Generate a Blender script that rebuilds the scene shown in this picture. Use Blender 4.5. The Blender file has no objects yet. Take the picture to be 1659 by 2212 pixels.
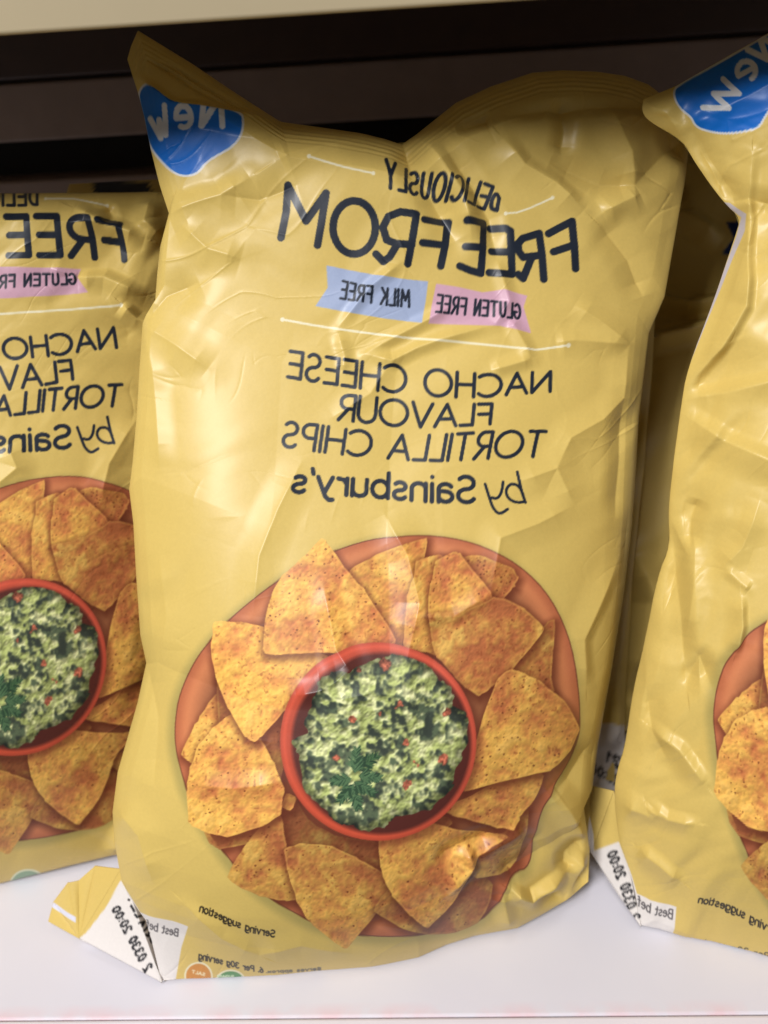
import bpy, math
import numpy as np
from mathutils import Matrix, Vector

# ------------------------------------------------------------------ camera
sc = bpy.context.scene
COL = sc.collection
FW, FH = 1659.0, 2212.0            # measuring grid used for the photograph
F = 1840.0                         # focal length in that grid
cam_d = bpy.data.cameras.new('camera')
cam = bpy.data.objects.new('camera', cam_d)
COL.objects.link(cam)
sc.camera = cam
cam_d.sensor_fit = 'VERTICAL'
cam_d.sensor_height = 36.0
cam_d.lens = 36.0 * F / FH
cam_d.clip_start = 0.01
cam_d.clip_end = 50.0
CLOC = np.array([0.0, 0.0, 0.33])
RM = (Matrix.Rotation(math.radians(3.3), 3, 'Z')
      @ Matrix.Rotation(math.radians(60.0), 3, 'X')
      @ Matrix.Rotation(math.radians(-3.8), 3, 'Z'))
cam.matrix_world = Matrix.Translation(Vector(CLOC)) @ RM.to_4x4()
R = np.array(RM)
cam_d.dof.use_dof = True
cam_d.dof.focus_distance = 0.30
cam_d.dof.aperture_fstop = 9.0

# ------------------------------------------------------------------ light
w = bpy.data.worlds.new('World')
sc.world = w
w.use_nodes = True
bg = w.node_tree.nodes['Background']
bg.inputs[0].default_value = (1.0, 0.98, 0.95, 1)
bg.inputs[1].default_value = 0.09


def area(name, loc, target, sx, sy, power, col):
    l = bpy.data.lights.new(name, 'AREA')
    l.shape = 'RECTANGLE'
    l.size, l.size_y = sx, sy
    l.energy = power
    l.color = col
    o = bpy.data.objects.new(name, l)
    o.location = loc
    d = Vector(target) - Vector(loc)
    o.rotation_euler = d.to_track_quat('-Z', 'Y').to_euler()
    COL.objects.link(o)
    return o


area('ceiling_tube_lamp', (-0.78, -1.05, 1.45), (0, 0.25, 0.12), 0.4, 0.55, 36, (1.0, 0.985, 0.97))
area('ceiling_tube_lamp', (-0.3, -0.6, 2.0), (0, 0.27, 0.1), 0.25, 1.2, 15, (1.0, 0.97, 0.96))

sc.view_settings.view_transform = 'Standard'
sc.view_settings.look = 'None'
sc.view_settings.exposure = 0.08
sc.view_settings.gamma = 1.0
sc.render.engine = 'CYCLES'
sc.cycles.max_bounces = 6
sc.render.resolution_x, sc.render.resolution_y = 768, 1024


# ------------------------------------------------------------------ measuring helpers
def ray(px, py):
    d = np.array([(px - FW / 2) / F, -(py - FH / 2) / F, -1.0])
    return R @ d


def unproj(px, py, p0, n):
    d = ray(px, py)
    k = np.dot(np.asarray(p0) - CLOC, n) / np.dot(d, n)
    return CLOC + d * k


def at_z(px, py, z):
    return unproj(px, py, (0, 0, z), np.array([0, 0, 1.0]))


def at_y(px, py, y):
    return unproj(px, py, (0, y, 0), np.array([0, 1.0, 0]))


def project(P):
    q = (P - CLOC) @ R
    return q[..., 0] / -q[..., 2] * F + FW / 2, -q[..., 1] / -q[..., 2] * F + FH / 2


def lin(c):
    c = np.clip(np.asarray(c, dtype=np.float64), 0, 1)
    return np.where(c <= 0.04045, c / 12.92, ((c + 0.055) / 1.055) ** 2.4)


def rgb(r, g, b):
    return np.array([r, g, b], dtype=np.float32) / 255.0


def sstep(a, b, x):
    t = np.clip((x - a) / (b - a), 0, 1)
    return t * t * (3 - 2 * t)


def vnoise(h, w_, cell, rng):
    gh, gw = int(h / cell) + 3, int(w_ / cell) + 3
    g = rng.random((gh, gw)).astype(np.float32)
    y = np.arange(h, dtype=np.float32) / cell
    x = np.arange(w_, dtype=np.float32) / cell
    yi, xi = y.astype(int), x.astype(int)
    fy, fx = y - yi, x - xi
    fy = (fy * fy * (3 - 2 * fy))[:, None]
    fx = (fx * fx * (3 - 2 * fx))[None, :]
    a = g[yi][:, xi]; b = g[yi][:, xi + 1]; c = g[yi + 1][:, xi]; d = g[yi + 1][:, xi + 1]
    return (a * (1 - fx) + b * fx) * (1 - fy) + (c * (1 - fx) + d * fx) * fy


def fbm(h, w_, cells, amps, seed):
    rng = np.random.default_rng(seed)
    o = 0
    for c, a in zip(cells, amps):
        o = o + a * (vnoise(h, w_, c, rng) - 0.5)
    return o


def soften(a, r):
    for ax in (0, 1):
        for _ in range(2):
            p = np.concatenate([np.repeat(np.take(a, [0], ax), r + 1, ax), a, np.repeat(np.take(a, [-1], ax), r, ax)], ax)
            c = np.cumsum(p, ax)
            n = a.shape[ax]
            a = (np.take(c, np.arange(2 * r + 1, 2 * r + 1 + n), ax) - np.take(c, np.arange(n), ax)) / (2 * r + 1)
    return a


# ------------------------------------------------------------------ print shop: flat artwork of the film
def chaikin(p, n=2, closed=True):
    p = np.asarray(p, dtype=np.float64)
    for _ in range(n):
        if closed:
            q = np.roll(p, -1, 0)
            p = np.stack([p * .75 + q * .25, p * .25 + q * .75], 1).reshape(-1, 2)
        else:
            a, b = p[:-1], p[1:]
            m = np.stack([a * .75 + b * .25, a * .25 + b * .75], 1).reshape(-1, 2)
            p = np.concatenate([p[:1], m, p[-1:]])
    return p


def corner_cut(p, k):
    p = np.asarray(p, dtype=np.float64)
    q = np.roll(p, -1, 0)
    return np.stack([p * (1 - k) + q * k, p * k + q * (1 - k)], 1).reshape(-1, 2)


class Sheet:
    """flat colour sheet of the printed film, x0..x1, y0..y1 in the measuring grid"""
    def __init__(self, x0, y0, x1, y1, base):
        self.x0, self.y0 = x0, y0
        self.h, self.w = y1 - y0, x1 - x0
        self.a = np.empty((self.h, self.w, 3), np.float32)
        self.a[:] = base
        self.id = np.zeros((self.h, self.w), np.uint8)

    def box(self, p, pad):
        p = np.asarray(p)
        ax = int(max(0, p[:, 0].min() - self.x0 - pad)); bx = int(min(self.w, p[:, 0].max() - self.x0 + pad + 1))
        ay = int(max(0, p[:, 1].min() - self.y0 - pad)); by = int(min(self.h, p[:, 1].max() - self.y0 + pad + 1))
        if bx <= ax or by <= ay:
            return None
        return ay, by, ax, bx

    def grid(self, b):
        ay, by, ax, bx = b
        return np.meshgrid(np.arange(ax, bx, dtype=np.float32) + self.x0 + .5, np.arange(ay, by, dtype=np.float32) + self.y0 + .5)

    def sdf(self, p, pad):
        b = self.box(p, pad)
        if b is None:
            return None, None
        X, Y = self.grid(b)
        p = np.asarray(p, np.float32)
        d = np.full(X.shape, 1e9, np.float32)
        ins = np.zeros(X.shape, bool)
        for (ax, ay), (bx, by) in zip(p, np.roll(p, -1, 0)):
            ex, ey = bx - ax, by - ay
            l2 = ex * ex + ey * ey + 1e-9
            t = np.clip(((X - ax) * ex + (Y - ay) * ey) / l2, 0, 1)
            d = np.minimum(d, (X - ax - t * ex) ** 2 + (Y - ay - t * ey) ** 2)
            if ay != by:
                c = (ay > Y) != (by > Y)
                ins ^= c & (X < (bx - ax) * (Y - ay) / (by - ay) + ax)
        d = np.sqrt(d)
        return b, np.where(ins, -d, d)

    def blend(self, b, alpha, col):
        ay, by, ax, bx = b
        v = self.a[ay:by, ax:bx]
        v += (col - v) * alpha[..., None]

    def fill(self, p, col, soft=.6, ident=None, pad=4, clip=None):
        b, d = self.sdf(p, pad)
        if b is None:
            return
        al = np.clip(.5 - d / (2 * soft), 0, 1)
        if clip is not None:
            al = al * clip[b[0]:b[1], b[2]:b[3]]
        self.blend(b, al, col)
        if ident is not None:
            self.id[b[0]:b[1], b[2]:b[3]][al > .5] = ident

    def stroke(self, lines, r, col, clip=None):
        m = np.zeros((self.h, self.w), np.float32)
        hit = False
        for pl in lines:
            pl = np.asarray(pl, np.float32)
            if len(pl) == 1:
                pl = np.repeat(pl, 2, 0)
            for (ax, ay), (bx, by) in zip(pl[:-1], pl[1:]):
                b = self.box([(ax, ay), (bx, by)], r + 2)
                if b is None:
                    continue
                hit = True
                X, Y = self.grid(b)
                ex, ey = bx - ax, by - ay
                t = np.clip(((X - ax) * ex + (Y - ay) * ey) / (ex * ex + ey * ey + 1e-9), 0, 1)
                d = np.sqrt((X - ax - t * ex) ** 2 + (Y - ay - t * ey) ** 2)
                v = m[b[0]:b[1], b[2]:b[3]]
                np.maximum(v, np.clip(r - d + .5, 0, 1), out=v)
        if clip is not None:
            m *= clip
        if hit:
            self.blend((0, self.h, 0, self.w), m, col)

    def sample(self, x, y):
        fx = np.clip(x - self.x0 - .5, 0, self.w - 1.001)
        fy = np.clip(y - self.y0 - .5, 0, self.h - 1.001)
        xi, yi = fx.astype(int), fy.astype(int)
        dx, dy = (fx - xi)[..., None], (fy - yi)[..., None]
        a = self.a
        c = (a[yi, xi] * (1 - dx) + a[yi, xi + 1] * dx) * (1 - dy) + (a[yi + 1, xi] * (1 - dx) + a[yi + 1, xi + 1] * dx) * dy
        return c, self.id[yi, xi]


def arc(cx, cy, rx, ry, a0, a1, n=14):
    t = np.radians(np.linspace(a0, a1, n))
    return [(cx + rx * math.cos(v), cy + ry * math.sin(v)) for v in t]


G = {
    'A': (.76, [[(0, 0), (.38, 1), (.76, 0)], [(.13, .33), (.63, .33)]]),
    'B': (.55, [[(0, 0), (0, 1), (.25, 1)] + arc(.25, .76, .24, .24, 90, -90) + [(0, .52)], [(.25, .52)] + arc(.27, .26, .28, .26, 90, -90) + [(0, 0)]]),
    'C': (.82, [arc(.5, .5, .5, .5, 48, 312, 22)]),
    'D': (.62, [[(0, 0), (0, 1), (.2, 1)] + arc(.2, .5, .42, .5, 90, -90) + [(0, 0)]]),
    'E': (.48, [[(.48, 1), (0, 1), (0, 0), (.48, 0)], [(0, .52), (.44, .52)]]),
    'F': (.48, [[(.48, 1), (0, 1), (0, 0)], [(0, .5), (.44, .5)]]),
    'G': (.86, [arc(.5, .5, .5, .5, 48, 345, 22) + [(.97, .46), (.6, .46)]]),
    'H': (.66, [[(0, 0), (0, 1)], [(.66, 0), (.66, 1)], [(0, .52), (.66, .52)]]),
    'I': (.02, [[(.01, 0), (.01, 1)]]),
    'K': (.55, [[(0, 0), (0, 1)], [(.52, 1), (0, .4)], [(.17, .58), (.55, 0)]]),
    'L': (.44, [[(0, 1), (0, 0), (.44, 0)]]),
    'M': (.84, [[(0, 0), (.08, 1), (.42, .36), (.76, 1), (.84, 0)]]),
    'N': (.68, [[(0, 0), (0, 1), (.68, 0), (.68, 1)]]),
    'O': (1.0, [arc(.5, .5, .5, .5, 0, 360, 28)]),
    'P': (.5, [[(0, 0), (0, 1), (.24, 1)] + arc(.24, .73, .26, .27, 90, -90) + [(0, .46)]]),
    'R': (.54, [[(0, 0), (0, 1), (.24, 1)] + arc(.24, .73, .26, .27, 90, -90) + [(0, .46)], [(.22, .46), (.54, 0)]]),
    'S': (.5, [arc(.26, .755, .235, .245, 35, 270, 14) + arc(.25, .255, .25, .255, 90, -150, 14)]),
    'T': (.58, [[(0, 1), (.58, 1)], [(.29, 1), (.29, 0)]]),
    'U': (.62, [[(0, 1), (0, .31)] + arc(.31, .31, .31, .31, 180, 360) + [(.62, 1)]]),
    'V': (.72, [[(0, 1), (.36, 0), (.72, 1)]]),
    'Y': (.56, [[(0, 1), (.28, .46), (.56, 1)], [(.28, .46), (.28, 0)]]),
    'a': (.42, [arc(.21, .5, .2, .19, 150, 0, 10) + [(.41, 0)], arc(.2, .2, .2, .2, 90, 330, 12) + [(.41, .14)], [(.2, .4), (.41, .42)]]),
    'b': (.48, [[(0, 1), (0, 0)], arc(.24, .34, .24, .34, 0, 360, 18)]),
    'e': (.46, [[(0, .38), (.46, .38)] + arc(.23, .34, .23, .34, 8, 315, 16)]),
    'f': (.3, [[(.32, .98), (.2, 1), (.12, .85), (.12, 0)], [(0, .66), (.3, .66)]]),
    'g': (.46, [arc(.23, .36, .23, .32, 0, 360, 18), [(.46, .68), (.46, -.1), (.3, -.28), (.04, -.22)]]),
    'i': (.04, [[(.02, 0), (.02, .68)], [(.02, .95)]]),
    'n': (.42, [[(0, 0), (0, .68)], [(0, .42)] + arc(.21, .46, .21, .22, 160, 0, 10) + [(.42, 0)]]),
    'o': (.48, [arc(.24, .34, .24, .34, 0, 360, 18)]),
    'p': (.48, [[(0, .68), (0, -.28)], arc(.24, .34, .24, .34, 0, 360, 18)]),
    'r': (.27, [[(0, 0), (0, .68)], [(0, .42), (.1, .62), (.27, .66)]]),
    's': (.36, [arc(.18, .51, .165, .16, 35, 270, 10) + arc(.18, .175, .18, .175, 90, -150, 10)]),
    't': (.3, [[(.1, .92), (.1, .12), (.2, 0), (.3, .02)], [(0, .66), (.3, .66)]]),
    'u': (.42, [[(0, .68), (0, .2)] + arc(.2, .2, .2, .2, 180, 330, 10) + [(.42, .24)], [(.42, .68), (.42, 0)]]),
    'v': (.44, [[(0, .68), (.22, 0), (.44, .68)]]),
    'w': (.66, [[(0, .68), (.17, 0), (.33, .62), (.49, 0), (.66, .68)]]),
    'x': (.42, [[(0, 0), (.42, .68)], [(0, .68), (.42, 0)]]),
    'y': (.44, [[(0, .68), (.22, .02)], [(.44, .68), (.18, -.12), (.06, -.26), (-.04, -.24)]]),
    '0': (.5, [arc(.25, .5, .25, .5, 0, 360, 20)]),
    '1': (.2, [[(0, .8), (.2, 1), (.2, 0)]]),
    '2': (.48, [arc(.24, .74, .23, .26, 160, -35, 12) + [(0, 0), (.48, 0)]]),
    '3': (.48, [arc(.22, .76, .22, .24, 150, -80, 12) + arc(.22, .26, .25, .27, 80, -150, 12)]),
    '6': (.48, [arc(.24, .27, .24, .27, 0, 360, 16), [(.0, .3), (.1, .7), (.34, 1)]]),
    ':': (.02, [[(.01, .12)], [(.01, .6)]]),
    '.': (.02, [[(.01, .03)]]),
    '/': (.3, [[(0, -.05), (.3, 1)]]),
    "'": (.02, [[(.02, 1), (-.02, .8)]]),
    ' ': (.32, []),
}


def subdiv(pl, n=3):
    out = []
    for a, b in zip(pl[:-1], pl[1:]):
        for k in range(n):
            t = k / n
            out.append((a[0] + (b[0] - a[0]) * t, a[1] + (b[1] - a[1]) * t))
    out.append(pl[-1])
    return out


NARROW = dict(O=.58, C=.62, U=.72, G=.58, D=.78, N=.75, M=.9)


def text_lines(txt, base, top, gap=.2, cond=False):
    """glyph strokes laid along a base polyline (reading start first) with a matching cap-height polyline"""
    base, top = np.asarray(base, float), np.asarray(top, float)
    adv, pos = 0, []
    for ch in txt:
        pos.append(adv)
        adv += G[ch][0] * (NARROW.get(ch, 1) if cond else 1) + gap
    tot = adv - gap

    def along(poly, f):
        k = np.concatenate([[0], np.cumsum(np.hypot(*np.diff(poly, axis=0).T))])
        k /= k[-1]
        return np.array([np.interp(f, k, poly[:, 0]), np.interp(f, k, poly[:, 1])])
    lines = []
    for ch, p in zip(txt, pos):
        for pl in G[ch][1]:
            q = []
            for gx, gy in (subdiv(pl) if len(pl) > 1 and len(pl) < 8 else pl):
                f = (p + gx * (NARROW.get(ch, 1) if cond else 1)) / tot
                a, b = along(base, min(max(f, 0), 1)), along(top, min(max(f, 0), 1))
                q.append(a + (b - a) * gy)
            lines.append(q)
    return lines


def C4(p): return [(553 + .4583 * x, 293.8 + .4583 * y) for x, y in p]
def C5(p): return [(553 + .4583 * x, 708.5 + .4583 * y) for x, y in p]
def Q1(p): return [(345.6 + .3125 * x, 1123.2 + .3125 * y) for x, y in p]
def Q2(p): return [(777.6 + .3125 * x, 1123.2 + .3125 * y) for x, y in p]
def Q3(p): return [(362.9 + .3125 * x, 1555.2 + .3125 * y) for x, y in p]
def Q4(p): return [(777.6 + .3125 * x, 1555.2 + .3125 * y) for x, y in p]
def B6(p): return [(604.8 + .2604 * x, 1382.4 + .2604 * y) for x, y in p]
def E7(p): return [(86.4 + .2083 * x, 1814.5 + .2083 * y) for x, y in p]
def S8(p): return [(380 + .2083 * x, 1987 + .2083 * y) for x, y in p]
def half(p): return [(.5 * x, .5 * y) for x, y in p]


YELLOW = rgb(214, 186, 104)
NAVY = rgb(28, 36, 50)
CREAM = rgb(236, 228, 196)
LABEL = rgb(226, 220, 216)
BLUE = rgb(2, 108, 208)
# region ids: 1 badge, 2 plate photo, 3 bowl, 4 blue flag, 5 pink flag, 6 date label, 7 seal strip
ID_BADGE, ID_PLATE, ID_BOWL, ID_MILK, ID_GLUTEN, ID_LABEL, ID_SEAL = 1, 2, 3, 4, 5, 6, 7

PLATE = [(420, 1425), (460, 1375), (505, 1327), (590, 1258), (700, 1197), (800, 1163), (890, 1153), (1000, 1163), (1100, 1203), (1180, 1272), (1230, 1368),
         (1250, 1480), (1255, 1560), (1240, 1640), (1205, 1695), (1172, 1745), (1160, 1790), (1150, 1880), (1110, 1890), (1072, 1955), (1030, 1995),
         (930, 2018), (830, 2026), (740, 2017), (640, 1978), (540, 1908), (470, 1825), (410, 1725), (388, 1660), (376, 1610), (376, 1560), (386, 1500)]


def paint_photo(S, seed=3):
    rng = np.random.default_rng(seed)
    P = chaikin(PLATE, 2)
    # soft printed drop shadow of the dish on the artwork, then the dish
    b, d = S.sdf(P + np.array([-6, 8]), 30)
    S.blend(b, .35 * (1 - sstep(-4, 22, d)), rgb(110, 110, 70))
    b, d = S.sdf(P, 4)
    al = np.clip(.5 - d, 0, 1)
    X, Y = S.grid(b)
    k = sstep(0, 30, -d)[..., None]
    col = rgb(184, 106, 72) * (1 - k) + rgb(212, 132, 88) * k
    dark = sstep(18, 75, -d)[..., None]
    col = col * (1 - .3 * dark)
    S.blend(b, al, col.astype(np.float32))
    edge = np.clip(1.6 - np.abs(d + 1), 0, 1) * .7
    S.blend(b, edge, rgb(84, 44, 34))
    S.id[b[0]:b[1], b[2]:b[3]][al > .5] = ID_PLATE
    pm = np.zeros((S.h, S.w), np.float32)
    pm[b[0]:b[1], b[2]:b[3]] = np.clip(-d + 3, 0, 1)
    n1 = fbm(S.h, S.w, (30, 14, 7, 4), (1., .9, .6, .25), 11)
    n2 = fbm(S.h, S.w, (60, 30, 9), (1., .7, .35), 12)
    n3 = fbm(S.h, S.w, (7, 3.5), (1., .8), 13)

    def chip(p, warm=0., lum=1., spots=18, ang=-45, shade=0.):
        p = chaikin(corner_cut(p, .1), 1)
        p = p.mean(0) + (p - p.mean(0)) * 1.055
        jit = np.random.default_rng(int(abs(p[0, 0] * 7 + p[0, 1])))
        p = p + jit.normal(0, .9, p.shape)
        b, d = S.sdf(p + np.array([3, 7]), 26)
        if b is None:
            return
        S.blend(b, .7 * (1 - sstep(-6, 20, d)) * pm[b[0]:b[1], b[2]:b[3]], rgb(92, 40, 26))
        b, d = S.sdf(p, 4)
        a, bb = n1[b[0]:b[1], b[2]:b[3]], n2[b[0]:b[1], b[2]:b[3]]
        X, Y = S.grid(b)
        c = p.mean(0)
        g = ((X - c[0]) * math.cos(math.radians(ang)) + (Y - c[1]) * math.sin(math.radians(ang))) / max(np.ptp(p[:, 0]), np.ptp(p[:, 1]))
        t = np.clip(.34 + warm * 1.35 + bb * .8 + a * .55 + g * .45, 0, 1)[..., None]
        col = rgb(228, 176, 86) * (1 - t) + rgb(190, 112, 68) * t
        hi = sstep(.32, .8, -bb - a * .8)[..., None]
        col = col * (1 - hi * .35) + rgb(240, 196, 110) * hi * .35
        # blistered relief of the printed chip
        gy, gx = np.gradient(a)
        e = np.clip((-gx * .8 - gy) * 2.4, -.26, .26)
        lumf = 1.03 * lum * (1 + e * .34) * (1 - shade * sstep(-.35, .45, g))
        col = col * lumf[..., None]
        rim = np.clip(1 - np.abs(d + 2.4) / 2.2, 0, 1) * .45
        col = col + (rgb(236, 184, 96) * lum - col) * rim[..., None]
        al = np.clip(.5 - d, 0, 1)
        S.blend(b, al, np.clip(col, 0, 1).astype(np.float32))
        v = n3[b[0]:b[1], b[2]:b[3]]
        S.blend(b, al * sstep(.36, .6, v) * .42, rgb(132, 62, 36))
        for _ in range(int(spots * 2.4)):
            x, y = jit.uniform(p[:, 0].min(), p[:, 0].max()), jit.uniform(p[:, 1].min(), p[:, 1].max())
            ix, iy = int(x - S.x0) - b[2], int(y - S.y0) - b[0]
            if 0 <= ix < d.shape[1] and 0 <= iy < d.shape[0] and d[iy, ix] < -4:
                r = jit.uniform(.9, 2.6) * (1 if jit.random() < .6 else .7)
                dot(x, y, r)

    def dot(x, y, r):
        bb = S.box([(x, y)], r + 2)
        if bb is None:
            return
        X, Y = S.grid(bb)
        d = np.hypot(X - x, (Y - y) * 1.15)
        S.blend(bb, np.clip(r - d + .5, 0, 1) * .75, rgb(92, 40, 24))

    chip(Q3([(90, 230), (200, 20), (270, -100), (340, -180), (400, -40), (230, 180), (180, 300)]), .1, .98, 8)
    chip(Q1([(400, 1100), (480, 1250), (620, 1440), (840, 1310), (860, 1560), (820, 1800), (700, 1900), (560, 1700), (420, 1500)]), .35, .78, 8)
    chip(Q3([(740, 640), (900, 540), (980, 700), (1150, 800), (1400, 830), (1500, 850), (1500, 1080), (1300, 1000), (1120, 900), (900, 900), (800, 900)]), .4, .68, 20)
    chip(Q3([(820, 500), (890, 540), (850, 620), (780, 600)]), -.2, .95, 0)
    chip(Q3([(250, 750), (400, 760), (640, 680), (560, 850), (350, 885), (290, 840)]), .25, .8, 6)
    chip(Q3([(640, 740), (770, 640), (810, 860), (840, 1050), (890, 1230), (820, 1240), (620, 1200), (480, 1130), (415, 1080), (520, 900)]), .05, .88, 30, -70)
    chip(Q3([(170, 320), (220, 190), (330, 60), (440, -20), (560, 60), (640, 150), (710, 290), (790, 480), (760, 640), (640, 715), (400, 790), (250, 745), (155, 700), (145, 480)]), -.04, 1., 26, -50)
    chip(Q3([(810, 900), (920, 865), (1120, 880), (1300, 960), (1470, 1060), (1525, 1200), (1450, 1300), (1230, 1565), (1170, 1530), (1000, 1400), (900, 1250), (850, 1080)]), .06, .95, 22, -75, .12)
    chip(Q4([(720, 1120), (830, 1060), (905, 1150), (880, 1280), (800, 1400), (640, 1470), (480, 1480), (300, 1430), (110, 1320), (200, 1180), (400, 1100)]), .2, .82, 22)
    chip(Q4([(700, 900), (1000, 780), (1100, 640), (1160, 620), (1140, 800), (1095, 1000), (1030, 1060), (820, 1090), (740, 1020)]), .15, .86, 14)
    chip(Q4([(440, 690), (600, 660), (640, 720), (540, 760)]), .3, .72, 0)
    chip(Q4([(145, 830), (250, 785), (460, 715), (620, 760), (850, 800), (1010, 795), (830, 920), (760, 1000), (720, 1100), (640, 1260), (470, 1430), (360, 1340), (230, 1200), (160, 1020)]), -.02, .98, 24, 20)
    chip(Q4([(570, 610), (760, 530), (1000, 400), (1220, 330), (1260, 400), (1200, 550), (1100, 660), (1060, 745), (960, 742), (780, 692), (650, 650)]), -.02, .98, 20)
    chip(Q2([(1230, 780), (1300, 710), (1345, 690), (1335, 900), (1320, 1080), (1345, 1180), (1250, 1150), (1130, 1110), (1020, 1080), (1120, 900)]), .28, .86, 8)
    chip(Q2([(690, 265), (820, 250), (950, 290), (1060, 345), (1088, 400), (1060, 460), (990, 540), (900, 560), (800, 480)]), .15, .92, 30)
    chip(Q2([(450, 135), (440, 250), (350, 480), (310, 650), (290, 850), (180, 860), (60, 700), (-60, 460), (-60, 350), (60, 280), (250, 190)]), .0, .98, 22)
    chip(Q2([(380, 290), (560, 250), (640, 400), (620, 640), (560, 830), (560, 930), (420, 890), (300, 850), (318, 650), (330, 530), (368, 400)]), .12, .96, 14)
    chip(Q2([(530, 280), (650, 230), (692, 240), (730, 290), (890, 490), (910, 550), (760, 660), (470, 680), (490, 450)]), .06, .98, 10)
    chip(Q2([(480, 640), (620, 645), (800, 605), (920, 548), (1000, 560), (1130, 630), (1262, 750), (1150, 900), (1040, 1030), (900, 1150), (820, 1200), (740, 1150), (640, 1040), (540, 940), (508, 820)]), .22, .9, 8, -120)
    chip(Q2([(960, 1110), (1040, 1050), (1130, 1075), (1250, 1140), (1400, 1260), (1505, 1445), (1440, 1600), (1320, 1715), (1000, 1790), (740, 1858), (720, 1820), (790, 1640), (850, 1400)]), -.05, 1., 60, -60, .05)
    chip(Q1([(390, 720), (560, 722), (740, 758), (820, 850), (1160, 940), (1000, 1120), (850, 1310), (690, 1485), (650, 1515), (600, 1485), (480, 1300), (400, 1100), (368, 900), (380, 760)]), -.2, 1.04, 10, 180)
    chip(Q1([(1108, 145), (1150, 175), (1270, 350), (1390, 480), (1625, 840), (1300, 890), (860, 912), (750, 908), (728, 880), (738, 700), (780, 520), (850, 400), (1000, 270)]), -.02, 1.02, 55, 30)

    # dip bowl
    th = np.linspace(0, 2 * np.pi, 72, endpoint=False)

    def ell(cx, cy, rx, ry): return np.stack([cx + rx * np.cos(th), cy + ry * np.sin(th)], 1)
    b, d = S.sdf(ell(820, 1608, 212, 214), 26)
    S.blend(b, .5 * (1 - sstep(-4, 20, d)), rgb(80, 30, 24))
    b, d = S.sdf(ell(817, 1601, 212, 214), 4)
    X, Y = S.grid(b)
    k = np.clip(.5 + (X - 817) / 800 - (Y - 1601) / 700, 0, 1)[..., None]
    col = rgb(206, 84, 58) * (1 - k) + rgb(214, 92, 70) * k
    ridge = np.clip(1 - np.abs(d + 9) / 7, 0, 1)[..., None]
    col = col * (.9 + .12 * ridge)
    al = np.clip(.5 - d, 0, 1)
    S.blend(b, al, col.astype(np.float32))
    S.id[b[0]:b[1], b[2]:b[3]][al > .5] = ID_BOWL
    S.fill(ell(824, 1605, 194, 196), rgb(88, 42, 36), 5.0, pad=12)
    b, d = S.sdf(ell(824, 1605, 194, 196), 2)
    inner = np.zeros((S.h, S.w), np.float32)
    inner[b[0]:b[1], b[2]:b[3]] = np.clip(1 - d, 0, 1)
    gpoly = B6([(100, 850), (230, 760), (200, 680), (260, 560), (290, 440), (330, 330), (430, 250), (560, 240), (700, 190), (830, 130), (960, 118), (1080, 130), (1200, 190),
                (1300, 300), (1410, 390), (1440, 480), (1420, 550), (1530, 580), (1575, 680), (1550, 850), (1500, 980), (1430, 1130), (1450, 1210), (1330, 1320), (1230, 1400),
                (1050, 1450), (920, 1490), (860, 1560), (700, 1585), (560, 1530), (450, 1540), (390, 1430), (290, 1340), (200, 1260), (190, 1120), (150, 960)])
    gp = np.asarray(gpoly)
    gp = subdiv([tuple(v) for v in gp] + [tuple(gp[0])], 4)[:-1]
    gp = np.asarray(gp) + np.random.default_rng(8).normal(0, 2.2, (len(gp), 2))
    b, d = S.sdf(chaikin(gp, 1), 6)
    h, w_ = d.shape
    # chopped lumps: cells of random size and tone stacked on each other
    rr = np.random.default_rng(21)
    top = np.zeros((h, w_), np.float32)
    colr = np.zeros((h, w_, 3), np.float32)
    colr[:] = rgb(62, 70, 54)
    wob = fbm(h, w_, (12, 6, 3), (1., .7, .25), 31)
    wob2 = fbm(h, w_, (12, 6, 3), (1., .7, .25), 32)
    fine = fbm(h, w_, (4, 2.2), (1., .7), 33)
    Xg, Yg = np.meshgrid(np.arange(w_, dtype=np.float32), np.arange(h, dtype=np.float32))
    cx0, cy0 = w_ / 2, h / 2
    lump = fbm(h, w_, (30, 16, 9, 5), (.8, 1., .8, .4), 41)
    lump2 = fbm(h, w_, (16, 8, 4), (1., .7, .4), 42)
    tone = sstep(-.32, .16, lump)[..., None]
    pale = sstep(-.3, .45, lump2)[..., None]
    light = rgb(166, 176, 108) * (1 - pale) + rgb(218, 220, 164) * pale
    deep = rgb(60, 68, 60) + rgb(36, 42, 24) * sstep(-.2, .4, lump2)[..., None]
    gy, gx = np.gradient(lump * 1. + lump2 * .45)
    relief = np.clip(1. - (-gx * .6 - gy) * -2.6, .62, 1.22)[..., None]
    colr = (deep * (1 - tone) + light * tone * relief).astype(np.float32)
    for (x, y, r) in ((870, 190, 20), (600, 640, 15), (985, 510, 16), (1375, 595, 17), (1030, 840, 14), (1360, 990, 18), (1050, 1190, 15), (460, 980, 12), (650, 240, 8), (1130, 1030, 7), (820, 590, 8), (850, 150, 13)):
        px, py = B6([(x, y)])[0]
        px, py = px - S.x0 - b[2], py - S.y0 - b[0]
        q = 1 - ((Xg - px + wob * 9) ** 2 + ((Yg - py + wob2 * 9) * .8) ** 2) / (r * .48) ** 2
        m = q > 0
        lam = (.75 + .4 * np.clip(q, 0, 1) + fine * .7)[..., None]
        colr[m] = np.clip(rgb(180, 102, 78) * lam, 0, 1)[m]
    colr = soften(colr, 1) * .6 + colr * .4
    al = np.clip(.5 - d, 0, 1) * inner[b[0]:b[1], b[2]:b[3]]
    colr = colr * (1 - .4 * sstep(-26, 0, d))[..., None]
    S.blend(b, al, np.clip(colr, 0, 1))
    # parsley sprig
    stems = np.random.default_rng(5)
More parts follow.
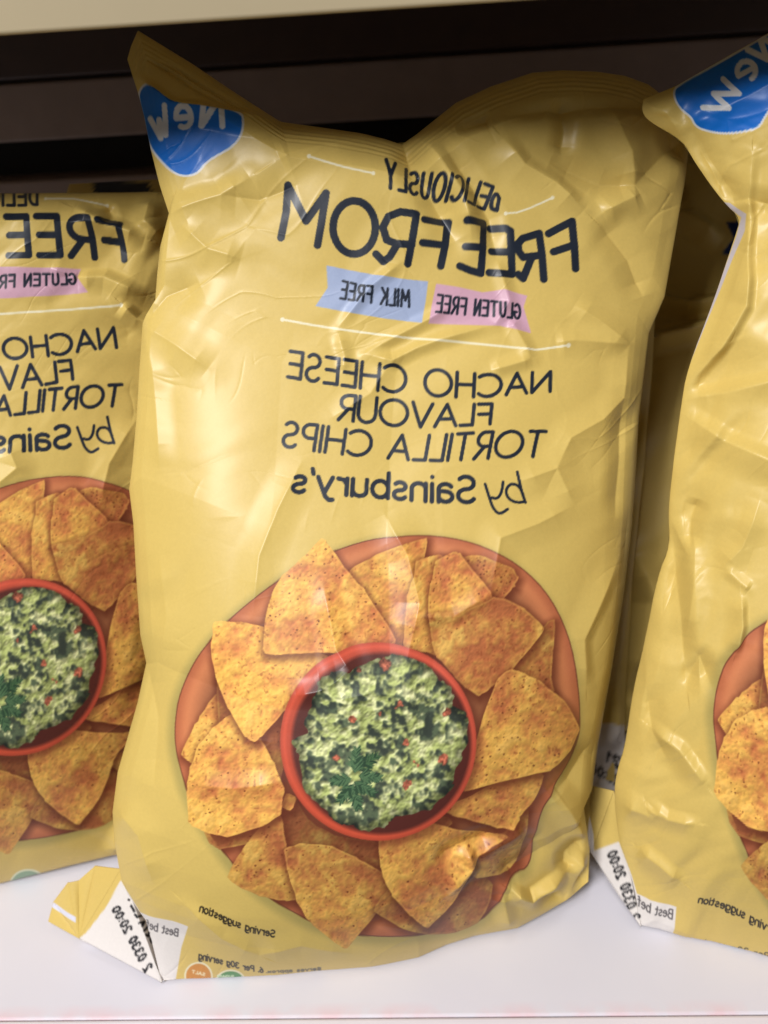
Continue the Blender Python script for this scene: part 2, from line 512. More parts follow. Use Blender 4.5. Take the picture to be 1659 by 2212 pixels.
    for lobe, (bx_, by_, L, an) in enumerate(((600, 1210, 240, 75), (610, 1200, 220, 130), (620, 1180, 230, 30), (640, 1080, 250, -35), (620, 1100, 240, -85), (590, 1150, 200, 170), (660, 1130, 210, 5))):
        lines, lines2 = [], []
        a0 = math.radians(an)
        for k in range(30):
            f = k / 29
            cxp, cyp = bx_ + math.cos(a0) * L * f * .8, by_ + math.sin(a0) * L * f * .8
            for sgn in (-1, 1):
                aa = a0 + sgn * stems.uniform(.5, 1.0)
                ln = L * .42 * (1 - f * .6) * stems.uniform(.6, 1.1)
                (lines if stems.random() < .62 else lines2).append(B6([(cxp, cyp), (cxp + math.cos(aa) * ln, cyp + math.sin(aa) * ln)]))
        c0 = (rgb(50, 76, 56), rgb(88, 120, 84)) if lobe != 3 else (rgb(44, 68, 50), rgb(72, 104, 68))
        S.stroke(lines, 1.5, c0[0], clip=inner)
        S.stroke(lines2, 1.0, c0[1], clip=inner)


# ---------------- main packet sheet
def dotted_line(S, pts, r, col=CREAM):
    S.stroke([pts], r, col)
    for p in (pts[0], pts[-1]):
        S.stroke([[p]], r * 2.0, col)


def main_sheet():
    S = Sheet(60, 30, 1560, 2212, YELLOW)
    paint_photo(S)
    # NEW badge
    bp = chaikin(half([(605, 400), (625, 375), (662, 380), (742, 456), (870, 470), (1044, 500), (1050, 545), (1030, 600), (990, 640), (920, 680), (882, 712), (852, 752), (800, 764), (748, 744), (690, 685), (645, 622), (628, 520), (604, 430)]), 2)
    fold = half([(500, 250), (560, 300), (640, 372), (742, 456), (870, 470), (1044, 500), (1210, 528), (1300, 1000), (500, 1000)])
    fclip = np.zeros((S.h, S.w), np.float32)
    b, d = S.sdf(fold, 3)
    fclip[b[0]:b[1], b[2]:b[3]] = np.clip(.5 - d, 0, 1)
    b, d = S.sdf(bp, 12)
    S.blend(b, np.clip(5.2 - d, 0, 1) * fclip[b[0]:b[1], b[2]:b[3]], rgb(222, 222, 226))
    S.fill(bp, BLUE, ident=ID_BADGE)
    wn = rgb(224, 226, 232)
    S.stroke([half([(650, 515), (695, 598), (688, 520), (716, 585), (716, 470)])], 6, wn, clip=fclip)
    S.stroke([half([(826, 512), (764, 515)] + [(796 - 33 * math.cos(a), 512 + 40 * math.sin(a)) for a in np.linspace(0, -5.2, 16)])], 6, wn, clip=fclip)
    S.stroke([half([(962, 548), (962, 470)]), half([(872, 546), (962, 440)]), half([(870, 546), (886, 470)])], 6.5, wn, clip=fclip)
    # seal strip region (plain film, own part)
    for sp in ([(270, 120), (296, 60), (440, 150), (610, 268), (560, 262), (522, 250), (435, 235), (371, 228), (330, 188), (302, 190)],):
        b, d = S.sdf(sp, 2)
        S.id[b[0]:b[1], b[2]:b[3]][d < 0] = ID_SEAL
    # headline, traced letter by letter
    big = [
        [(1382, 458), (1430, 432), (1490, 402), (1500, 520), (1506, 625)], [(1404, 545), (1495, 515)],
        [(1358, 674), (1350, 560), (1338, 456), (1260, 480), (1238, 505), (1240, 540), (1262, 570), (1345, 560)], [(1300, 575), (1262, 670), (1240, 650)],
        [(1112, 428), (1180, 432), (1202, 446), (1206, 540), (1210, 650), (1160, 648), (1102, 642)], [(1115, 540), (1200, 545)],
        [(992, 402), (1078, 406), (1072, 520), (1062, 646), (1010, 632), (962, 612)], [(990, 520), (1070, 525)],
        [(796, 392), (910, 402), (894, 510), (872, 612)], [(786, 503), (892, 512)],
        [(716, 602), (738, 480), (756, 368), (680, 358), (624, 380), (598, 430), (616, 490), (660, 508), (735, 512)], [(665, 512), (630, 570), (600, 592), (566, 556)],
        [(463 + 100 * math.cos(a), 432 + 124 * math.sin(a)) for a in np.linspace(0, 6.2832, 30)],
        [(290, 516), (310, 400), (330, 272), (236, 402), (150, 230), (142, 360), (118, 482)],
    ]
    S.stroke([C4(l) for l in big], 8.2, NAVY)
    S.stroke(text_lines('DELICIOUSLY', C4([(1140, 345), (1125, 340), (1020, 322), (940, 307), (850, 297), (735, 272), (630, 248), (612, 244)]),
                        C4([(1148, 290), (1125, 240), (1020, 196), (940, 190), (850, 182), (735, 158), (630, 116), (614, 112)]), .26, True), 4.1, NAVY)
    dotted_line(S, C4([(250, 102), (330, 125), (420, 150), (552, 178)]), 2.2)
    dotted_line(S, C4([(1180, 362), (1230, 358), (1290, 338), (1394, 294)]), 2.0)
    dotted_line(S, C4([(125, 865), (260, 890), (420, 915), (690, 950), (950, 970), (1150, 990), (1320, 1008), (1468, 988)]), 2.4)
    S.fill(C4([(332, 610), (420, 628), (560, 655), (700, 674), (812, 684), (800, 780), (780, 882), (620, 862), (450, 835), (280, 802), (338, 715)]), rgb(160, 174, 206), ident=ID_MILK)
    S.fill(C4([(850, 695), (950, 710), (1070, 735), (1170, 722), (1280, 752), (1262, 806), (1296, 930), (1150, 895), (1000, 890), (812, 884), (830, 790)]), rgb(208, 164, 184), ident=ID_GLUTEN)
    S.stroke(text_lines('MILK FREE', C4([(722, 805), (600, 795), (500, 780), (398, 766)]), C4([(724, 728), (600, 718), (500, 705), (410, 684)]), .3, True), 2.9, NAVY)
    S.stroke(text_lines('GLUTEN FREE', C4([(1244, 862), (1120, 848), (980, 840), (848, 830)]), C4([(1246, 795), (1120, 778), (980, 764), (860, 748)]), .3, True), 2.9, NAVY)
    S.stroke(text_lines('NACHO CHEESE', C5([(1385, 298), (1250, 308), (1090, 323), (970, 326), (840, 320), (660, 303), (560, 293), (460, 278), (360, 263), (260, 250), (150, 230)]),
                        C5([(1388, 206), (1270, 212), (1090, 220), (970, 212), (840, 195), (670, 178), (560, 168), (460, 155), (370, 143), (270, 125), (162, 110)]), .2), 4.0, NAVY)
    S.stroke(text_lines('FLAVOUR', C5([(1102, 452), (950, 460), (800, 467), (680, 464), (540, 447), (388, 432)]), C5([(1112, 358), (950, 362), (800, 358), (680, 342), (540, 326), (400, 316)]), .16), 4.0, NAVY)
    S.stroke(text_lines('TORTILLA CHIPS', C5([(1340, 604), (1200, 608), (1080, 615), (980, 620), (860, 625), (700, 620), (530, 605), (420, 595), (300, 582), (125, 558)]),
                        C5([(1366, 488), (1210, 487), (1080, 491), (980, 498), (860, 506), (700, 507), (530, 488), (420, 478), (300, 460), (140, 442)]), .2), 4.0, NAVY)
    by_word(S, lambda p: C5(p))
    S.stroke(text_lines("Sainsbury's", C5([(1032, 822), (820, 818), (600, 800), (400, 785), (172, 772)]), C5([(1030, 702), (820, 696), (600, 684), (400, 672), (185, 660)]), .17), 4.8, NAVY)
    small_print(S)
    # paper-white date panel on the lower corner
    S.fill(E7([(1040, 745), (1200, 790), (1380, 830), (1540, 880), (1470, 1100), (1380, 1600), (300, 1600), (405, 1020), (480, 962), (690, 690), (838, 415), (900, 520)]), LABEL, ident=ID_LABEL)
    S.stroke(text_lines('Best bef', E7([(1432, 985), (1260, 945), (1105, 905)]), E7([(1436, 915), (1262, 865), (1112, 820)]), .2), 1.5, rgb(90, 86, 88))
    S.stroke(text_lines('2 0330 20:00', E7([(1090, 1375), (900, 990), (752, 720)]), E7([(1165, 1310), (985, 960), (825, 680)]), .34), 2.3, rgb(24, 24, 30))
    S.stroke([E7(l) for l in ([(918, 620), (925, 622)], [(946, 680), (978, 738)], [(990, 775), (1010, 800), (1040, 790)], [(1030, 860), (1075, 850), (1060, 890)], [(1080, 940), (1110, 905)], [(1100, 985), (1120, 1000), (1130, 960)], [(1142, 1025), (1152, 1062)])], 2.6, rgb(30, 30, 34))
    # far flap: film edge stripe
    S.fill(E7([(118, 690), (140, 645), (372, 800), (372, 858)]), rgb(214, 214, 230))
    S.a *= 1
    return S


def by_word(S, m):
    S.stroke([chaikin(m(l), 2, False) for l in (
        [(1230, 678), (1248, 760), (1270, 822)], [(1268, 818), (1225, 824), (1186, 802), (1176, 762), (1200, 732), (1238, 742), (1258, 784)],
        [(1164, 726), (1158, 775), (1138, 806), (1112, 800)], [(1080, 736), (1100, 800), (1118, 852), (1148, 880), (1186, 854)])], 3.1, NAVY)


def small_print(S):
    blk = rgb(40, 34, 26)
    S.stroke(text_lines('Serving suggestion', [(593, 2024), (545, 2014), (500, 1996), (432, 1964)], [(594, 2010), (548, 1999), (504, 1983), (434, 1951)], .19), 1.5, blk)
    S.stroke(text_lines('6. Per 30g serving', S8([(905, 548), (700, 510), (540, 465), (240, 400)]), S8([(900, 495), (690, 445), (540, 405), (245, 325)]), .2), 1.5, blk)
    S.stroke(text_lines('Serves approx.', S8([(1505, 528), (1250, 545), (940, 552)]), S8([(1502, 505), (1250, 515), (940, 528)]), .2), 1.2, rgb(90, 84, 66))
    th = np.linspace(0, 2 * np.pi, 48, endpoint=False)
    for (cx, cy, rx, ry, c) in ((429, 2108, 31, 32, rgb(206, 138, 58)), (498, 2121, 33, 28, rgb(84, 142, 84))):
        e = lambda k: np.stack([cx + (rx + k) * np.cos(th), cy + (ry + k) * np.sin(th)], 1)
        S.fill(e(0), rgb(232, 224, 188)); S.fill(e(-4), c)
    S.stroke(text_lines('SALT', S8([(300, 575), (170, 545)]), S8([(302, 545), (172, 515)]), .25), 1.1, rgb(236, 220, 180))
    S.stroke(text_lines('SUGARS', S8([(600, 592), (430, 592)]), S8([(600, 572), (430, 570)]), .25), .9, rgb(210, 226, 190))


# ------------------------------------------------------------------ materials
def film_material(name, rough=.46, coat=.15, fallback=None):
    m = bpy.data.materials.new(name)
    m.use_nodes = True
    nt = m.node_tree
    p = nt.nodes['Principled BSDF']
    p.inputs['Roughness'].default_value = rough
    p.inputs['Specular IOR Level'].default_value = .3
    p.inputs['Coat Weight'].default_value = coat
    p.inputs['Coat Roughness'].default_value = .24
    ca = nt.nodes.new('ShaderNodeVertexColor')
    ca.layer_name = 'print'
    tc = nt.nodes.new('ShaderNodeTexCoord')
    n = nt.nodes.new('ShaderNodeTexNoise')
    n.inputs['Scale'].default_value = 900
    n.inputs['Detail'].default_value = 3
    mx = nt.nodes.new('ShaderNodeMixRGB')
    mx.blend_type = 'MULTIPLY'
    mx.inputs[0].default_value = .10
    nt.links.new(tc.outputs['Object'], n.inputs['Vector'])
    nt.links.new(ca.outputs['Color'], mx.inputs[1])
    nt.links.new(n.outputs['Fac'], mx.inputs[2])
    nt.links.new(mx.outputs[0], p.inputs['Base Color'])
    n2 = nt.nodes.new('ShaderNodeTexNoise')
    n2.inputs['Scale'].default_value = 260
    n2.inputs['Detail'].default_value = 4
    nt.links.new(tc.outputs['Object'], n2.inputs['Vector'])
    bp = nt.nodes.new('ShaderNodeBump')
    bp.inputs['Strength'].default_value = .12
    bp.inputs['Distance'].default_value = .0006
    nt.links.new(n2.outputs['Fac'], bp.inputs['Height'])
    nt.links.new(bp.outputs[0], p.inputs['Normal'])
    return m


def solid_material(name, col, rough=.5, noise=.12, scale=40, metal=0., col2=None, bump=0.):
    m = bpy.data.materials.new(name)
    m.use_nodes = True
    nt = m.node_tree
    p = nt.nodes['Principled BSDF']
    p.inputs['Roughness'].default_value = rough
    p.inputs['Metallic'].default_value = metal
    tc = nt.nodes.new('ShaderNodeTexCoord')
    n = nt.nodes.new('ShaderNodeTexNoise')
    n.inputs['Scale'].default_value = scale
    n.inputs['Detail'].default_value = 6
    r = nt.nodes.new('ShaderNodeValToRGB')
    c = lin(col)
    c2 = lin(col2) if col2 is not None else c * (1 - noise)
    r.color_ramp.elements[0].position = .35
    r.color_ramp.elements[1].position = .7
    r.color_ramp.elements[0].color = (*c2, 1)
    r.color_ramp.elements[1].color = (*c, 1)
    nt.links.new(tc.outputs['Object'], n.inputs['Vector'])
    nt.links.new(n.outputs['Fac'], r.inputs[0])
    nt.links.new(r.outputs[0], p.inputs['Base Color'])
    if bump:
        b = nt.nodes.new('ShaderNodeBump')
        b.inputs['Strength'].default_value = bump
        b.inputs['Distance'].default_value = .001
        nt.links.new(n.outputs['Fac'], b.inputs['Height'])
        nt.links.new(b.outputs[0], p.inputs['Normal'])
    return m


FILM = film_material('printed_film')


# ------------------------------------------------------------------ mesh helpers
def link(name, me, mat, parent=None, **props):
    o = bpy.data.objects.new(name, me)
    COL.objects.link(o)
    if mat is not None:
        me.materials.append(mat)
    o.parent = parent
    for k, v in props.items():
        o[k] = v
    return o


def mesh_np(name, V, Fq, col=None, nrm=None, smooth=True):
    me = bpy.data.meshes.new(name)
    V = np.ascontiguousarray(V, np.float32)
    Fq = np.ascontiguousarray(Fq, np.int32)
    me.vertices.add(len(V))
    me.vertices.foreach_set('co', V.ravel())
    k = Fq.shape[1]
    me.loops.add(Fq.size)
    me.loops.foreach_set('vertex_index', Fq.ravel())
    me.polygons.add(len(Fq))
    me.polygons.foreach_set('loop_start', np.arange(0, Fq.size, k, dtype=np.int32))
    me.polygons.foreach_set('use_smooth', np.full(len(Fq), smooth, bool))
    me.update(calc_edges=True)
    if col is not None:
        at = me.color_attributes.new('print', 'FLOAT_COLOR', 'POINT')
        c4 = np.ones((len(V), 4), np.float32)
        c4[:, :3] = col
        at.data.foreach_set('color', c4.ravel())
    if nrm is not None:
        me.normals_split_custom_set_from_vertices(nrm.astype(np.float32))
    return me


def polyline(P, f):
    P = np.asarray(P, float)
    k = np.concatenate([[0], np.cumsum(np.linalg.norm(np.diff(P, axis=0), axis=1))])
    k /= k[-1]
    return np.stack([np.interp(f, k, P[:, i]) for i in range(P.shape[1])], -1)


def facet(x, y, cell, seed):
    """piecewise-linear crumple: barycentric interpolation on a warped triangle lattice"""
    rng = np.random.default_rng(seed)
    T = rng.normal(0, 1, (64, 64))
    J = rng.uniform(-1, 1, (4, 3))
    wx = x + cell * .45 * np.sin(x / cell * 1.3 + y / cell * .9 + J[0, 0] * 3) + cell * .3 * np.sin(y / cell * 2.1 + J[0, 1] * 3)
    wy = y + cell * .45 * np.sin(y / cell * 1.1 - x / cell * .8 + J[1, 0] * 3) + cell * .3 * np.sin(x / cell * 1.9 + J[1, 1] * 3)
    u = wx / cell + wy / cell * .577
    v = wy / cell * 1.155
    ui, vi = np.floor(u).astype(int), np.floor(v).astype(int)
    fu, fv = u - ui, v - vi
    a = T[ui % 64, vi % 64]; b = T[(ui + 1) % 64, vi % 64]; c = T[ui % 64, (vi + 1) % 64]; d = T[(ui + 1) % 64, (vi + 1) % 64]
    lo = fu + fv < 1
    return np.where(lo, a + (b - a) * fu + (c - a) * fv, d + (c - d) * (1 - fu) + (b - d) * (1 - fv))


def crease(x, y, pts, wdt, amp, kind='r'):
    """fold along a polyline. r: two-sided roof; s: roof on one side that drops sharply on the other"""
    best = np.full(x.shape, 1e9); sg = np.zeros(x.shape)
    n = len(pts) - 1
    tt = np.zeros(x.shape)
    for i in range(n):
        (ax, ay), (bx, by) = pts[i], pts[i + 1]
        ex, ey = bx - ax, by - ay
        l2 = ex * ex + ey * ey
        t = np.clip(((x - ax) * ex + (y - ay) * ey) / l2, 0, 1)
        dx, dy = x - ax - t * ex, y - ay - t * ey
        d = np.hypot(dx, dy)
        m = d < best
        best = np.where(m, d, best)
        sg = np.where(m, np.sign(ex * dy - ey * dx), sg)
        tt = np.where(m, (i + t) / n, tt)
    env = np.clip(np.minimum(tt, 1 - tt) * 4 + .25, 0, 1)
    r0 = wdt * .1
    d = np.sqrt(best * best + r0 * r0) - r0
    if kind == 's':
        wl = np.where(sg > 0, wdt, wdt * .5)
    else:
        wl = wdt
    k = sstep(0, 1, np.clip(1 - best / wl, 0, 1))
    thin = np.exp(-np.sqrt(best * best + 1.2) / 6.5)
    return env * (amp * .72 * k * (.5 + .5 * np.clip(1 - d / wl, 0, 1)) + np.sign(amp) * min(.00058, abs(amp) * .28) * thin)


def crinkle(x, y, cell, seed):
    """sparse straight hair-fine fold lines"""
    n = facet(x, y, cell, seed)
    m = sstep(.1, .9, facet(x, y, cell * 2.3, seed + 50))
    return np.exp(-np.abs(n) / .075) * m


PARTS = {ID_BADGE: 'new_badge', ID_PLATE: 'serving_photo', ID_BOWL: 'dip_bowl_print', ID_MILK: 'milk_free_flag',
         ID_GLUTEN: 'gluten_free_flag', ID_LABEL: 'date_label', ID_SEAL: 'seal_strip'}


class Packet:
    def __init__(self, base_px, yaw, lean, base_z=0.0):
        self.o = at_z(base_px[0], base_px[1], base_z)
        cy, sy = math.cos(math.radians(yaw)), math.sin(math.radians(yaw))
        self.ex = np.array([cy, sy, 0])
        back = np.array([-sy, cy, 0])
        l = math.radians(lean)
        self.ey = back * math.sin(l) + np.array([0, 0, 1]) * math.cos(l)
        self.n = np.cross(self.ex, self.ey)

    def flat(self, pts):
        out = []
        for p in pts:
            q = unproj(p[0], p[1], self.o, self.n) - self.o
            out.append((q @ self.ex, q @ self.ey))
        return np.array(out)

    def world(self, X, Y, H):
        return self.o + X[..., None] * self.ex + Y[..., None] * self.ey + H[..., None] * self.n


def spacing(spec):
    """spec: list of (start, end, count)"""
    out = []
    for a, b, n in spec:
        out.append(np.linspace(a, b, n, endpoint=False))
    out.append(np.array([spec[-1][1]]))
    return np.concatenate(out)


def quad_idx(nu, nv):
    i = np.arange((nu - 1) * (nv - 1))
    r, c = i // (nu - 1), i % (nu - 1)
    a = r * nu + c
    return np.stack([a, a + 1, a + nu + 1, a + nu], 1)


def grid_normals(P):
    du = np.gradient(P, axis=1)
    dv = np.gradient(P, axis=0)
    n = np.cross(du, dv)
    return n / (np.linalg.norm(n, axis=2, keepdims=True) + 1e-12)


def build_packet(name, pk, left, right, bottom, top, su, tv, height, wrinkle, sheet, label, group, depth=.035, part_ids=True):
    L, Rr, B, T = (pk.flat(p) for p in (left, right, bottom, top))
    s, t = su, tv
    Ls, Rs = polyline(L, t), polyline(Rr, t)
    Bs, Ts = polyline(B, s), polyline(T, s)
    S_, T_ = s[None, :, None], t[:, None, None]
    XY = ((1 - T_) * Bs[None] + T_ * Ts[None] + (1 - S_) * Ls[:, None] + S_ * Rs[:, None]
          - ((1 - S_) * (1 - T_) * B[0] + S_ * (1 - T_) * B[-1] + (1 - S_) * T_ * T[0] + S_ * T_ * T[-1]))
    Sg, Tg = np.broadcast_to(s[None, :], XY.shape[:2]), np.broadcast_to(t[:, None], XY.shape[:2])
    H0 = height(Sg, Tg)
    P0 = pk.world(XY[..., 0], XY[..., 1], H0)
    qx, qy = project(P0)                       # where the smooth film carries which piece of the printed sheet
    fade = np.clip(np.minimum(np.minimum(Sg, 1 - Sg) / .03, np.minimum(Tg, 1 - Tg) / .02), 0, 1)
    H = H0 + wrinkle(qx, qy, Sg, Tg) * (.12 + .88 * fade)
    P = pk.world(XY[..., 0], XY[..., 1], H)
    P[..., 2] = np.maximum(P[..., 2], .0015)
    col, ids = sheet.sample(qx, qy)
    col = lin(col)
    N = grid_normals(P)
    nv, nu = P.shape[:2]
    Q = quad_idx(nu, nv)
    root_loc = P[0].mean(0); root_loc[2] = 0
    root = bpy.data.objects.new(name, None)
    COL.objects.link(root)
    root.location = root_loc
    root['label'] = label
    root['category'] = 'crisp packet'
    root['group'] = group
    Vf = P.reshape(-1, 3) - root_loc
    Cf = col.reshape(-1, 3)
    Nf = N.reshape(-1, 3)
    fid = ids.reshape(-1)[Q[:, 0]]
    made = {}
    for k in [0, ID_SEAL, ID_BADGE, ID_PLATE, ID_BOWL, ID_MILK, ID_GLUTEN, ID_LABEL]:
        q = Q[fid == k]
        if len(q) < 30:
            continue
        used, inv = np.unique(q, return_inverse=True)
        nm = PARTS.get(k, 'front_panel')
        me = mesh_np(nm, Vf[used], inv.reshape(-1, 4), Cf[used], Nf[used])
        par = root
        if k in (ID_BADGE, ID_PLATE, ID_MILK, ID_GLUTEN):
            par = made.get(0, root)
        if k == ID_BOWL:
            par = made.get(0, root)
        made[k] = link(nm, me, FILM, par)
    # back of the packet
    sk = s[::max(1, len(s) // 60)]; tk = t[::max(1, len(t) // 90)]
    if sk[-1] != 1: sk = np.append(sk, 1)
    if tk[-1] != 1: tk = np.append(tk, 1)
    si = np.searchsorted(s, sk); ti = np.searchsorted(t, tk)
    XYb = XY[np.ix_(ti, si)]
    Sb, Tb = np.meshgrid(sk, tk)
    edge = np.clip(4 * Sb * (1 - Sb), 0, 1) ** .7 * np.clip(4 * Tb * (1 - Tb), 0, 1) ** .6
    Hb = H[np.ix_(ti, si)] * (1 - np.clip(edge * 12, 0, 1)) - depth * edge - .0004
    Pb = pk.world(XYb[..., 0], XYb[..., 1], Hb)
    Pb[..., 2] = np.maximum(Pb[..., 2], .001)
    Vb = Pb.reshape(-1, 3) - root_loc
    cb = np.empty((len(Vb), 3)); cb[:] = lin(YELLOW)
    me = mesh_np('back_panel', Vb, quad_idx(len(sk), len(tk))[:, ::-1], cb)
    link('back_panel', me, FILM, root)
    root['_base'] = [float(v) for v in root_loc]
    return root


def flap(name, root, tris, sheet, n=40, ident=None, thick=.0006):
    """folded film ears: each triangle (px,py,z)x3 is cut fine so that the print shows on it"""
    base = np.array(root['_base'])
    Vs, Fs, Cs = [], [], []
    off = 0
    for tri in tris:
        W = np.array([at_z(*p) for p in tri])
        idx = {}
        pts = []
        for i in range(n + 1):
            for j in range(n + 1 - i):
                idx[i, j] = len(pts)
                pts.append((i / n, j / n))
        pts = np.array(pts)
        V = W[0] + pts[:, :1] * (W[1] - W[0]) + pts[:, 1:] * (W[2] - W[0])
        f = []
        for i in range(n):
            for j in range(n - i):
                f.append((idx[i, j], idx[i + 1, j], idx[i, j + 1]))
                if i + j < n - 1:
                    f.append((idx[i + 1, j], idx[i + 1, j + 1], idx[i, j + 1]))
        f = np.array(f)
        nn = np.cross(W[1] - W[0], W[2] - W[0])
        if nn @ (CLOC - W[0]) < 0:
            f = f[:, ::-1]
        qx, qy = project(V)
        c, _ = sheet.sample(qx, qy)
        # gentle paper bow
        nn = nn / np.linalg.norm(nn) * np.sign(nn @ (CLOC - W[0]))
        l3 = 1 - pts[:, 0] - pts[:, 1]
        V = V + nn * (.0007 * 27 * pts[:, 0] * pts[:, 1] * l3)[:, None] * .5
        Vs.append(V); Fs.append(f + off); Cs.append(lin(c)); off += len(V)
    me = mesh_np(name, np.concatenate(Vs) - base, np.concatenate(Fs), np.concatenate(Cs))
    o = link(name, me, FILM, root)
    md = o.modifiers.new('film', 'SOLIDIFY'); md.thickness = thick; md.offset = -1
    return o


def box_mesh(name, x0, x1, y0, y1, z0, z1, bev=0.0):
    import bmesh
    bm = bmesh.new()
    bmesh.ops.create_cube(bm, size=1)
    for v in bm.verts:
        v.co = Vector(((x0 + x1) / 2 + v.co.x * (x1 - x0), (y0 + y1) / 2 + v.co.y * (y1 - y0), (z0 + z1) / 2 + v.co.z * (z1 - z0)))
    if bev:
        bmesh.ops.bevel(bm, geom=bm.edges[:], offset=bev, segments=3, affect='EDGES', profile=.5)
    me = bpy.data.meshes.new(name)
    bm.to_mesh(me); bm.free()
    return me


# ------------------------------------------------------------------ shelf bay
front_y = at_z(830, 2197, 0)[1]
shelf_m = solid_material('shelf_enamel', rgb(220, 218, 228), .38, .04, 6, col2=rgb(211, 209, 219))
nt = shelf_m.node_tree
# worn pinkish scuffs where goods slide over the shelf edge
p = nt.nodes['Principled BSDF']
tc = nt.nodes.new('ShaderNodeTexCoord')
sep = nt.nodes.new('ShaderNodeSeparateXYZ')
nt.links.new(tc.outputs['Object'], sep.inputs[0])
band = nt.nodes.new('ShaderNodeMapRange')
band.inputs['From Min'].default_value = .006; band.inputs['From Max'].default_value = .0005
nt.links.new(sep.outputs['Y'], band.inputs['Value'])
ns = nt.nodes.new('ShaderNodeTexNoise'); ns.inputs['Scale'].default_value = 55; ns.inputs['Detail'].default_value = 8
nt.links.new(tc.outputs['Object'], ns.inputs['Vector'])
mr = nt.nodes.new('ShaderNodeMapRange'); mr.inputs['From Min'].default_value = .42; mr.inputs['From Max'].default_value = .62
nt.links.new(ns.outputs['Fac'], mr.inputs['Value'])
mul = nt.nodes.new('ShaderNodeMath'); mul.operation = 'MULTIPLY'
nt.links.new(band.outputs[0], mul.inputs[0]); nt.links.new(mr.outputs[0], mul.inputs[1])
mul2 = nt.nodes.new('ShaderNodeMath'); mul2.operation = 'MULTIPLY'; mul2.inputs[1].default_value = .75
nt.links.new(mul.outputs[0], mul2.inputs[0])
mix = nt.nodes.new('ShaderNodeMixRGB')
src = p.inputs['Base Color'].links[0].from_socket
nt.links.new(mul2.outputs[0], mix.inputs[0]); nt.links.new(src, mix.inputs[1])
mix.inputs[2].default_value = (*lin(rgb(222, 190, 198)), 1)
nt.links.new(mix.outputs[0], p.inputs['Base Color'])

vo = nt.nodes.new('ShaderNodeTexVoronoi'); vo.inputs['Scale'].default_value = 22
nt.links.new(tc.outputs['Object'], vo.inputs['Vector'])
lt = nt.nodes.new('ShaderNodeMath'); lt.operation = 'LESS_THAN'; lt.inputs[1].default_value = .022
nt.links.new(vo.outputs['Distance'], lt.inputs[0])
mix2 = nt.nodes.new('ShaderNodeMixRGB'); mix2.inputs[2].default_value = (.12, .1, .1, 1)
nt.links.new(lt.outputs[0], mix2.inputs[0]); nt.links.new(mix.outputs[0], mix2.inputs[1])
nt.links.new(mix2.outputs[0], p.inputs['Base Color'])
sh = link('shelf', box_mesh('shelf', -1.0, 1.0, 0, .40, -.03, 0, .0012), shelf_m)
sh.location = (0, front_y, 0)
sh['kind'] = 'structure'
lip_m = solid_material('lip_plastic', rgb(226, 220, 228), .3, .05, 20)
lip = link('shelf_edge_strip', box_mesh('shelf_edge_strip', -1.0, 1.0, -.006, -.0008, -.036, .0012, .0012), lip_m, sh)

BY = .56
bp_m = solid_material('back_panel_paint', rgb(30, 24, 22), .6, .2, 30)
bk = link('back_wall', box_mesh('back_wall', -1.0, 1.0, BY + .03, BY + .04, -.05, .6), bp_m)
bk['kind'] = 'structure'
beige_m = solid_material('beige_metal', rgb(178, 163, 132), .45, .08, 12)
dark_m = solid_material('dark_rail_metal', rgb(66, 45, 34), .5, .15, 60)
brown_m = solid_material('brown_rail_metal', rgb(146, 124, 112), .45, .12, 60)


def rail(name, zt, zb, y0, y1, mat, label):
    o = link(name, box_mesh(name, -1.0, 1.0, y0, y1, zb, zt, .0015), mat)
    o['label'] = label; o['category'] = 'shelf rail'
    return o


def zat(py): return at_y(830, py, BY)[2]


rail('back_rail', zat(-60), zat(120), BY - .004, BY + .03, dark_m, 'very dark brown rail directly under the beige shelf above')
rail('back_rail', zat(121), zat(128), BY + .004, BY + .03, dark_m, 'thin dark groove strip between the dark and the grey-brown rails')
rail('back_rail', zat(129), zat(258), BY - .002, BY + .03, brown_m, 'grey-brown metal rail above the black gap')
rail('back_rail', zat(345), zat(520), BY - .002, BY + .03, brown_m, 'lowest grey-brown rail seen just over the left packet')
zl = at_y(830, 21, .275)[2]
up = link('upper_shelf', box_mesh('upper_shelf', -1.0, 1.0, .2775, BY + .02, zl + .012, zl + .034, .001), beige_m)
link('shelf_lip', box_mesh('shelf_lip', -1.0, 1.0, .273, .277, zl, zl + .034, .001), beige_m, up)
up['kind'] = 'structure'

# ------------------------------------------------------------------ centre packet
S_main = main_sheet()


def prof(s, t, hm, tmax, ptop, p=2.3, q=.8):
    k = np.clip(1 - np.abs(2 * s - 1) ** p, 0, 1) ** q
    g = np.where(t < tmax, np.clip(1 - (1 - t / tmax) ** 2, 0, 1) ** .75, 1 - ptop * sstep(tmax, .82, t))
    g = g * np.clip((1 - t) / .05, 0, 1) ** .7
    return hm * k * g


